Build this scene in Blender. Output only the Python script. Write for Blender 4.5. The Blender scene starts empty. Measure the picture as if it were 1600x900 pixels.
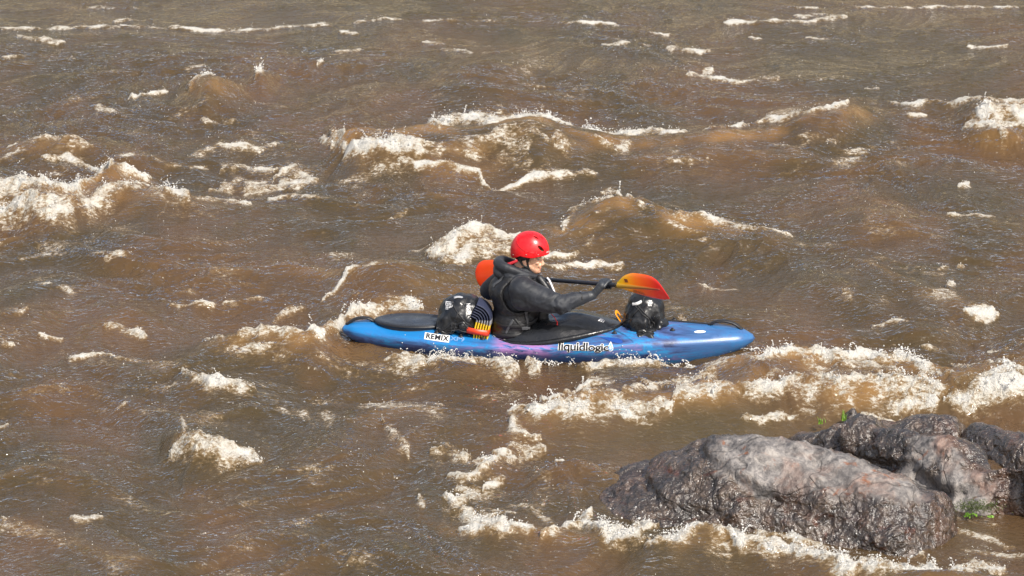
import bpy, bmesh, math, random
import numpy as np
from mathutils import Vector, Matrix, Quaternion
from mathutils.bvhtree import BVHTree
from mathutils.kdtree import KDTree
R = math.radians
random.seed(7)
rng = np.random.default_rng(11)
scene = bpy.context.scene
COL = scene.collection

# ------------------------------------------------------------------ camera geometry
CAM = np.array([0.0, -34.31, 10.0]); PITCH = R(15.5); FPX = 7611.0

def ray(px, py):
    """direction of the photograph's sight line through a pixel of the 1600x900 photo"""
    a = (px - 800) / FPX; b = -(py - 450) / FPX
    f = np.array([0, math.cos(PITCH), -math.sin(PITCH)]); u = np.array([0, math.sin(PITCH), math.cos(PITCH)])
    return f + a * np.array([1.0, 0, 0]) + b * u

def G(px, py, z=0.0):
    """ground point (height z) seen at a photo pixel"""
    d = ray(px, py); t = (z - CAM[2]) / d[2]
    return CAM + d * t

# ------------------------------------------------------------------ noise
_perm = np.random.default_rng(3).permutation(256)
_perm = np.concatenate([_perm, _perm, _perm])
_g2 = np.stack([np.cos(np.arange(256) * 2 * np.pi / 256), np.sin(np.arange(256) * 2 * np.pi / 256)], 1)
_g3 = np.random.default_rng(5).normal(size=(256, 3)); _g3 /= np.linalg.norm(_g3, axis=1)[:, None]

def fade(t): return t * t * t * (t * (t * 6 - 15) + 10)

def pn2(x, y):
    xi = np.floor(x).astype(np.int64); yi = np.floor(y).astype(np.int64)
    xf = x - xi; yf = y - yi; xi &= 255; yi &= 255
    u = fade(xf); v = fade(yf)
    def g(ix, iy, dx, dy):
        h = _perm[_perm[ix & 255] + (iy & 255)]
        return _g2[h, 0] * dx + _g2[h, 1] * dy
    a = g(xi, yi, xf, yf); b = g(xi + 1, yi, xf - 1, yf)
    c = g(xi, yi + 1, xf, yf - 1); d = g(xi + 1, yi + 1, xf - 1, yf - 1)
    return (a + (b - a) * u + ((c + (d - c) * u) - (a + (b - a) * u)) * v) * 1.5

def pn3(p):
    x, y, z = p[:, 0], p[:, 1], p[:, 2]
    xi = np.floor(x).astype(np.int64); yi = np.floor(y).astype(np.int64); zi = np.floor(z).astype(np.int64)
    xf, yf, zf = x - xi, y - yi, z - zi
    u, v, w = fade(xf), fade(yf), fade(zf)
    def g(a, b, c):
        h = _perm[_perm[_perm[(xi + a) & 255] + ((yi + b) & 255)] + ((zi + c) & 255)]
        return _g3[h, 0] * (xf - a) + _g3[h, 1] * (yf - b) + _g3[h, 2] * (zf - c)
    def L(a, b, t): return a + (b - a) * t
    return L(L(L(g(0,0,0), g(1,0,0), u), L(g(0,1,0), g(1,1,0), u), v),
             L(L(g(0,0,1), g(1,0,1), u), L(g(0,1,1), g(1,1,1), u), v), w) * 1.6

def fbm3(p, oct=4, gain=.5, lac=2.03):
    s = 0; a = 1; q = p.copy()
    for _ in range(oct):
        s = s + a * pn3(q); q = q * lac + 7.31; a *= gain
    return s
def ridge3(p, oct=4, gain=.5, lac=2.03):
    s = 0; a = 1; q = p.copy()
    for _ in range(oct):
        s = s + a * (1 - 2.2 * np.abs(pn3(q))); q = q * lac + 3.7; a *= gain
    return s
def sstep(a, b, x):
    t = np.clip((x - a) / (b - a), 0, 1); return t * t * (3 - 2 * t)

# ------------------------------------------------------------------ object helpers
def setp(o, label=None, cat=None, group=None, kind=None):
    if label: o['label'] = label
    if cat: o['category'] = cat
    if group: o['group'] = group
    if kind: o['kind'] = kind
    return o
def empty(name, loc=(0, 0, 0), rz=0.0, **k):
    o = bpy.data.objects.new(name, None); COL.objects.link(o)
    o.location = loc; o.rotation_euler = (0, 0, rz); o.empty_display_size = .1
    return setp(o, **k)
def link(name, me, mat=None, parent=None, smooth=True, **k):
    o = bpy.data.objects.new(name, me); COL.objects.link(o)
    if mat is not None and len(me.materials) == 0:
        me.materials.append(mat)
    if smooth:
        me.polygons.foreach_set('use_smooth', [True] * len(me.polygons))
    if parent is not None: o.parent = parent
    return setp(o, **k)
def mesh_np(name, V, F):
    """V (n,3), F (m,4) or (m,3) int arrays"""
    me = bpy.data.meshes.new(name)
    V = np.asarray(V, dtype=np.float32); F = np.asarray(F, dtype=np.int32)
    m, k = F.shape
    me.vertices.add(len(V)); me.vertices.foreach_set('co', V.ravel())
    me.loops.add(m * k); me.loops.foreach_set('vertex_index', F.ravel())
    me.polygons.add(m); me.polygons.foreach_set('loop_start', np.arange(0, m * k, k, dtype=np.int32))
    me.update(calc_edges=True); me.validate()
    return me
def grid_faces(nu, nv, wrap_u=False, wrap_v=False):
    iu = np.arange(nu if wrap_u else nu - 1); iv = np.arange(nv if wrap_v else nv - 1)
    A, B = np.meshgrid(iu, iv, indexing='ij'); A2 = (A + 1) % nu; B2 = (B + 1) % nv
    return np.stack([A * nv + B, A2 * nv + B, A2 * nv + B2, A * nv + B2], -1).reshape(-1, 4)
def fattr(me, name, arr):
    a = me.attributes.new(name, 'FLOAT', 'POINT'); a.data.foreach_set('value', np.asarray(arr, dtype=np.float32).ravel())
def bm_mesh(name, bm):
    me = bpy.data.meshes.new(name); bm.normal_update(); bm.to_mesh(me); bm.free(); return me
def catmull(pts, n=12, closed=False):
    P = [Vector(p) for p in pts]; out = []; m = len(P)
    rngs = range(m) if closed else range(m - 1)
    for i in rngs:
        if closed: a, b, c, d = P[(i - 1) % m], P[i], P[(i + 1) % m], P[(i + 2) % m]
        else: a, b, c, d = P[max(i - 1, 0)], P[i], P[i + 1], P[min(i + 2, m - 1)]
        for k in range(n):
            t = k / n
            out.append(0.5 * ((2 * b) + (c - a) * t + (2 * a - 5 * b + 4 * c - d) * t * t + (3 * b - a - 3 * c + d) * t ** 3))
    if not closed: out.append(P[-1])
    return out
def tube(bm, pts, r, seg=10, closed=False, cap=True, flat=None, up=None):
    """sweep a circle (or an ellipse: flat = (a, b) radii with 'up' vector giving the b axis) along pts; r scalar or list"""
    P = [Vector(p) for p in pts]; n = len(P)
    rings = []; N0 = None
    for i in range(n):
        if closed: T = P[(i + 1) % n] - P[i - 1]
        else: T = P[min(i + 1, n - 1)] - P[max(i - 1, 0)]
        if T.length < 1e-9: T = Vector((1, 0, 0))
        T.normalize()
        if up is not None:
            U = Vector(up[i] if isinstance(up, list) else up); N = U - T * U.dot(T)
        else:
            if N0 is None:
                N0 = T.orthogonal()
            N = N0 - T * N0.dot(T)
        if N.length < 1e-6: N = T.orthogonal()
        N.normalize(); N0 = N
        B = T.cross(N)
        rr = r[i] if isinstance(r, (list, tuple)) else r
        fa = flat[i] if isinstance(flat, list) else flat
        ring = []
        for k in range(seg):
            a = 2 * math.pi * k / seg
            if fa: v = B * (math.cos(a) * fa[0] * rr) + N * (math.sin(a) * fa[1] * rr)
            else: v = B * (math.cos(a) * rr) + N * (math.sin(a) * rr)
            ring.append(bm.verts.new(P[i] + v))
        rings.append(ring)
    m = n if closed else n - 1
    for i in range(m):
        a, b = rings[i], rings[(i + 1) % n]
        for k in range(seg):
            bm.faces.new((a[k], b[k], b[(k + 1) % seg], a[(k + 1) % seg]))
    if cap and not closed:
        bm.faces.new(rings[0]); bm.faces.new(rings[-1][::-1])
    return rings
def sphere(bm, c, r, sub=3, rot=None):
    if isinstance(r, (int, float)): r = (r, r, r)
    M = Matrix.Translation(Vector(c)) @ (rot.to_matrix().to_4x4() if rot is not None else Matrix.Identity(4)) @ Matrix.Diagonal((r[0], r[1], r[2], 1))
    bmesh.ops.create_icosphere(bm, subdivisions=sub, radius=1.0, matrix=M)
def box(bm, c, s, rot=None, bev=0.0):
    M = Matrix.Translation(Vector(c)) @ (rot.to_matrix().to_4x4() if rot is not None else Matrix.Identity(4)) @ Matrix.Diagonal((s[0], s[1], s[2], 1))
    g = bmesh.ops.create_cube(bm, size=1.0, matrix=M)
    if bev > 0:
        es = list({e for v in g['verts'] for e in v.link_edges})
        bmesh.ops.bevel(bm, geom=es, offset=bev, segments=2, affect='EDGES', profile=.7)
def capsule(bm, p1, r1, p2, r2, n=7, sub=3):
    p1 = Vector(p1); p2 = Vector(p2)
    for i in range(n):
        t = i / (n - 1); sphere(bm, p1.lerp(p2, t), r1 + (r2 - r1) * t, sub)
def evaluated(bm, mods, name='m'):
    """run modifiers [(type, {props})] on a bmesh and return the resulting mesh"""
    me = bm_mesh(name, bm); o = bpy.data.objects.new('tmp', me); COL.objects.link(o)
    for t, pr in mods:
        m = o.modifiers.new(t, t)
        for k, v in pr.items(): setattr(m, k, v)
    dg = bpy.context.evaluated_depsgraph_get(); dg.update()
    res = bpy.data.meshes.new_from_object(o.evaluated_get(dg))
    res.name = name
    bpy.data.objects.remove(o); bpy.data.meshes.remove(me)
    return res
def remeshed(bm, vox=.008, smooth=4, name='m'):
    return evaluated(bm, [('REMESH', dict(mode='VOXEL', voxel_size=vox, use_smooth_shade=True)),
                          ('SMOOTH', dict(factor=.5, iterations=smooth))], name)
def co(me):
    a = np.empty(len(me.vertices) * 3, dtype=np.float32); me.vertices.foreach_get('co', a); return a.reshape(-1, 3).astype(float)
def nrm(me):
    a = np.empty(len(me.vertices) * 3, dtype=np.float32); me.vertices.foreach_get('normal', a); return a.reshape(-1, 3).astype(float)
def setco(me, V):
    me.vertices.foreach_set('co', np.asarray(V, dtype=np.float32).ravel()); me.update()

# ------------------------------------------------------------------ material helpers
class NT:
    def __init__(s, name, rough=.5, color=(.5, .5, .5), **kw):
        s.m = bpy.data.materials.new(name); s.m.use_nodes = True
        s.t = s.m.node_tree; s.n = s.t.nodes; s.l = s.t.links
        s.p = s.n['Principled BSDF']; s.out = s.n['Material Output']
        s.set('Base Color', color); s.set('Roughness', rough)
        for k, v in kw.items(): s.set(k, v)
    def set(s, k, v):
        inp = s.p.inputs[k]
        if hasattr(v, 'is_output') or isinstance(v, bpy.types.NodeSocket): s.l.new(v, inp)
        elif isinstance(v, (tuple, list)) and len(v) == 3 and inp.type == 'RGBA': inp.default_value = (*v, 1)
        else: inp.default_value = v
    def node(s, t, ins=None, **pr):
        n = s.n.new(t)
        for k, v in pr.items(): setattr(n, k, v)
        for k, v in (ins or {}).items():
            inp = n.inputs[k]
            if isinstance(v, bpy.types.NodeSocket): s.l.new(v, inp)
            elif isinstance(v, (tuple, list)) and len(v) == 3 and inp.type == 'RGBA': inp.default_value = (*v, 1)
            else: inp.default_value = v
        return n
    def obj(s): return s.node('ShaderNodeTexCoord').outputs['Object']
    def attr(s, name): return s.node('ShaderNodeAttribute', attribute_name=name).outputs['Fac']
    def mapping(s, vec, scale=(1, 1, 1), rot=(0, 0, 0), loc=(0, 0, 0)):
        return s.node('ShaderNodeMapping', {'Vector': vec, 'Scale': scale, 'Rotation': rot, 'Location': loc}).outputs[0]
    def noise(s, vec, scale=5, detail=4, rough=.55, dist=0.0, typ='FBM'):
        return s.node('ShaderNodeTexNoise', {'Vector': vec, 'Scale': scale, 'Detail': detail, 'Roughness': rough, 'Distortion': dist}, noise_type=typ).outputs[0]
    def voronoi(s, vec, scale=5, feature='F1', out='Distance', rand=1.0):
        return s.node('ShaderNodeTexVoronoi', {'Vector': vec, 'Scale': scale, 'Randomness': rand}, feature=feature).outputs[out]
    def math(s, op, a, b=0.0, c=0.0, clamp=False):
        n = s.node('ShaderNodeMath', {0: a, 1: b, 2: c}, operation=op); n.use_clamp = clamp; return n.outputs[0]
    def smooth(s, x, a, b, lo=0.0, hi=1.0):
        return s.node('ShaderNodeMapRange', {'Value': x, 'From Min': a, 'From Max': b, 'To Min': lo, 'To Max': hi}, interpolation_type='SMOOTHSTEP').outputs[0]
    def lin(s, x, a, b, lo=0.0, hi=1.0):
        return s.node('ShaderNodeMapRange', {'Value': x, 'From Min': a, 'From Max': b, 'To Min': lo, 'To Max': hi}).outputs[0]
    def mix(s, f, a, b, blend='MIX'):
        n = s.n.new('ShaderNodeMix'); n.data_type = 'RGBA'; n.blend_type = blend
        for i, v in ((0, f), (6, a), (7, b)):
            if isinstance(v, bpy.types.NodeSocket): s.l.new(v, n.inputs[i])
            elif i == 0: n.inputs[i].default_value = v
            else: n.inputs[i].default_value = (*v, 1) if len(v) == 3 else v
        return n.outputs[2]
    def ramp(s, f, stops, interp='LINEAR'):
        n = s.n.new('ShaderNodeValToRGB'); n.color_ramp.interpolation = interp
        e = n.color_ramp.elements
        while len(e) < len(stops): e.new(.5)
        for i, (p, c) in enumerate(stops): e[i].position = p; e[i].color = (*c, 1)
        if isinstance(f, bpy.types.NodeSocket): s.l.new(f, n.inputs[0])
        return n.outputs[0]
    def bump(s, h, strength=.5, dist=.01, normal=None):
        ins = {'Height': h, 'Strength': strength, 'Distance': dist}
        if normal is not None: ins['Normal'] = normal
        o = s.node('ShaderNodeBump', ins).outputs[0]
        s.l.new(o, s.p.inputs['Normal']); return o

# ------------------------------------------------------------------ camera, light, world
cam = bpy.data.objects.new('camera', bpy.data.cameras.new('camera')); COL.objects.link(cam)
cam.location = CAM; cam.rotation_euler = (R(90) - PITCH, 0, 0)
cam.data.sensor_width = 36.0; cam.data.lens = 36.0 * FPX / 1600.0
cam.data.clip_start = 1.0; cam.data.clip_end = 2000.0
cam.data.dof.use_dof = True; cam.data.dof.focus_distance = 35.6; cam.data.dof.aperture_fstop = 5.6
scene.camera = cam

SUN_EL = R(46); SUN_AZ = R(38)          # the sun stands behind the camera and to its right
sd = Vector((math.sin(SUN_AZ) * math.cos(SUN_EL), -math.cos(SUN_AZ) * math.cos(SUN_EL), math.sin(SUN_EL)))
sun = bpy.data.objects.new('sun', bpy.data.lights.new('sun', 'SUN')); COL.objects.link(sun)
sun.rotation_euler = (-sd).to_track_quat('-Z', 'Y').to_euler()
sun.location = sd * 60
sun.data.energy = 4.5; sun.data.angle = R(.53); sun.data.color = (1, .955, .88)
w = bpy.data.worlds.new('World'); scene.world = w; w.use_nodes = True
nt = w.node_tree; sky = nt.nodes.new('ShaderNodeTexSky'); sky.sky_type = 'NISHITA'; sky.sun_disc = False
sky.sun_elevation = SUN_EL; sky.sun_rotation = math.pi - SUN_AZ
sky.air_density = 1.0; sky.dust_density = 4.0; sky.ozone_density = 1.0
# broken cloud added over the clear sky, unseen, to pale the river's reflections
tc = nt.nodes.new('ShaderNodeTexCoord'); mp = nt.nodes.new('ShaderNodeMapping'); mp.inputs['Scale'].default_value = (1, 1, 2.6)
cn = nt.nodes.new('ShaderNodeTexNoise'); cn.inputs['Scale'].default_value = 2.6; cn.inputs['Detail'].default_value = 7; cn.inputs['Roughness'].default_value = .58
nt.links.new(tc.outputs['Generated'], mp.inputs[0]); nt.links.new(mp.outputs[0], cn.inputs['Vector'])
mr = nt.nodes.new('ShaderNodeMapRange'); mr.interpolation_type = 'SMOOTHSTEP'; mr.inputs['From Min'].default_value = .46; mr.inputs['From Max'].default_value = .62; mr.inputs['To Max'].default_value = .85
nt.links.new(cn.outputs[0], mr.inputs['Value'])
mx = nt.nodes.new('ShaderNodeMix'); mx.data_type = 'RGBA'; mx.inputs[7].default_value = (5.6, 5.3, 5.25, 1)
nt.links.new(mr.outputs[0], mx.inputs[0]); nt.links.new(sky.outputs[0], mx.inputs[6]); nt.links.new(mx.outputs[2], nt.nodes['Background'].inputs[0]); nt.nodes['Background'].inputs[1].default_value = .15
vs = scene.view_settings; scene.display_settings.display_device = 'sRGB'
vs.view_transform = 'Standard'; vs.look = 'None'; vs.exposure = 0.32; vs.gamma = 1.0; vs.use_curve_mapping = False
scene.cycles.max_bounces = 6; scene.cycles.diffuse_bounces = 2; scene.cycles.glossy_bounces = 3
scene.cycles.sample_clamp_indirect = 6.0
# ================================================================== THE RIVER
# crests: (photo points of the crest line, height along it, front width, back width, amber) ; widths in metres
RIDGES = [
 ([(500,222),(540,208),(610,203),(680,203),(760,198),(850,202),(930,212),(1000,213),(1060,209),(1130,206),(1200,197),(1260,184),(1320,178),(1380,186)],
  [0,.17,.17,.17,.18,.17,.14,.12,.12,.12,.13,.18,.16,0], .42, .7, 1.0),
 ([(530,250),(570,243),(650,236),(740,222),(800,216),(850,222),(900,236),(960,240)], [0,.08,.12,.16,.17,.14,.08,0], .38, .5, .6),
 ([(840,365),(880,345),(915,322),(955,303),(1000,310),(1050,330),(1110,347),(1180,362),(1250,380)], [0,.1,.19,.25,.23,.16,.1,.07,0], .6, .55, 1.0),
 ([(-60,285),(0,283),(60,290),(110,298),(150,275),(172,262),(200,270),(250,285)], [.15,.17,.15,.12,.15,.20,.12,0], .5, .5, .8),
 ([(-60,318),(0,312),(60,318),(120,322),(180,306),(240,300),(310,310),(380,318),(480,322),(540,330)], [.08,.11,.12,.09,.09,.11,.08,.05,.05,0], .4, .4, .5),
 ([(-40,225),(20,221),(80,217),(150,222),(220,240),(300,262)], [.05,.12,.15,.12,.06,0], .45, .6, .3),
 ([(270,150),(300,136),(325,126),(350,132),(400,150)], [0,.1,.2,.14,0], .5, .5, .5),
 ([(385,130),(410,118),(440,130)], [0,.12,0], .3, .3, .3),
 ([(640,112),(700,106),(740,103),(790,108),(840,118)], [0,.1,.15,.1,0], .9, .9, .35),
 ([(655,400),(690,378),(740,364),(800,362),(860,370),(910,385)], [0,.12,.18,.16,.08,0], .5, .45, .45),
 ([(500,470),(560,432),(620,424),(690,428),(740,440),(800,460)], [0,.12,.16,.14,.1,0], .7, .6, .3),
 ([(290,548),(350,535),(400,523),(440,518),(475,524),(520,505),(550,488),(600,482),(680,480)], [0,.08,.13,.15,.13,.14,.1,.05,0], .4, .45, .9),
 ([(500,560),(535,545),(580,545),(640,556),(700,566),(760,574)], [0,.02,.025,.035,.04,0], .35, .22, .3),
 ([(440,546),(500,535),(555,531),(620,540),(685,562)], [0,.085,.125,.095,0], .36, .50, .4),
 ([(670,572),(710,572),(780,575),(820,582)], [0,.05,.065,0], .22, .14, .1),
 ([(100,505),(150,490),(200,487),(260,495),(330,510)], [0,.08,.1,.08,0], .5, .5, .2),
 ([(-60,500),(0,490),(50,488),(110,500)], [.1,.1,.08,0], .5, .5, .2),
 ([(265,608),(290,592),(340,590),(400,602),(470,612)], [0,.09,.11,.07,0], .35, .4, .3),
 ([(250,690),(280,668),(320,674),(370,690),(420,712)], [0,.17,.19,.12,0], .38, .3, .6),
 ([(770,650),(820,640),(880,625),(950,612),(1030,606),(1090,596),(1150,608),(1220,605)], [0,.07,.13,.16,.16,.18,.12,0], .45, .35, .9),
 ([(1080,575),(1130,565),(1200,556),(1280,551),(1360,550),(1430,552),(1490,566),(1560,585),(1640,600)], [0,.1,.15,.16,.16,.15,.12,.08,.06], .55, .5, 1.0),
 ([(1120,612),(1180,602),(1260,598),(1330,590),(1400,584),(1450,588),(1500,600),(1640,596)], [0,.08,.14,.18,.2,.18,.12,.1], .42, .4, .9),
 ([(1440,632),(1490,615),(1540,612),(1600,607),(1660,606)], [0,.08,.12,.12,.1], .3, .35, .3),
 ([(1360,185),(1420,168),(1500,160),(1560,158),(1660,162)], [0,.08,.13,.15,.12], .4, .5, .4),
 ([(1490,190),(1530,175),(1580,178),(1660,175)], [0,.13,.14,.14], .35, .3, .7),
 ([(1490,215),(1540,203),(1590,202),(1660,205)], [0,.11,.13,.1], .35, .3, .6),
 ([(1300,440),(1360,430),(1420,440),(1480,434),(1560,440),(1640,446)], [0,.07,.08,.09,.08,.06], .5, .6, .15),
 ([(1270,360),(1360,345),(1480,338),(1570,345),(1660,360)], [0,.1,.14,.12,.05], .8, .7, .15),
 ([(1180,455),(1260,440),(1340,452),(1400,470)], [0,.07,.07,0], .4, .5, .15),
 ([(1380,520),(1440,512),(1500,522)], [0,.07,0], .3, .3, .2),
 ([(600,790),(650,770),(700,752),(760,730),(820,700)], [0,.05,.09,.07,0], .4, .4, .5),
 ([(660,800),(720,812),(800,815),(870,822),(940,828),(1020,850),(1100,838),(1180,840),(1260,862),(1350,880),(1450,895),(1640,905)], [0,.08,.09,.08,.09,.1,.09,.08,.1,.12,.12,.1], .38, .3, .55),
 ([(820,760),(870,742),(930,735),(1000,740)], [0,.09,.09,0], .35, .4, .0),
 ([(1120,640),(1170,628),(1215,620),(1260,628),(1310,640)], [0,.05,.09,.05,0], .4, .5, .0),
 ([(590,700),(640,668),(700,664),(760,672),(830,690)], [0,.05,.07,.05,0], .6, .5, .1),
 ([(420,730),(480,700),(540,705),(620,740)], [0,.06,.06,0], .6, .5, .1),
 ([(430,880),(520,845),(620,850),(760,880),(900,890)], [0,.06,.07,.05,0], .8, .6, .1),
 ([(0,760),(60,745),(140,750),(220,775)], [0,.06,.07,0], .6, .5, .1),
 ([(20,425),(120,410),(200,400),(280,412),(380,440)], [0,.05,.09,.06,0], .6, .6, .2),
]
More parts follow.
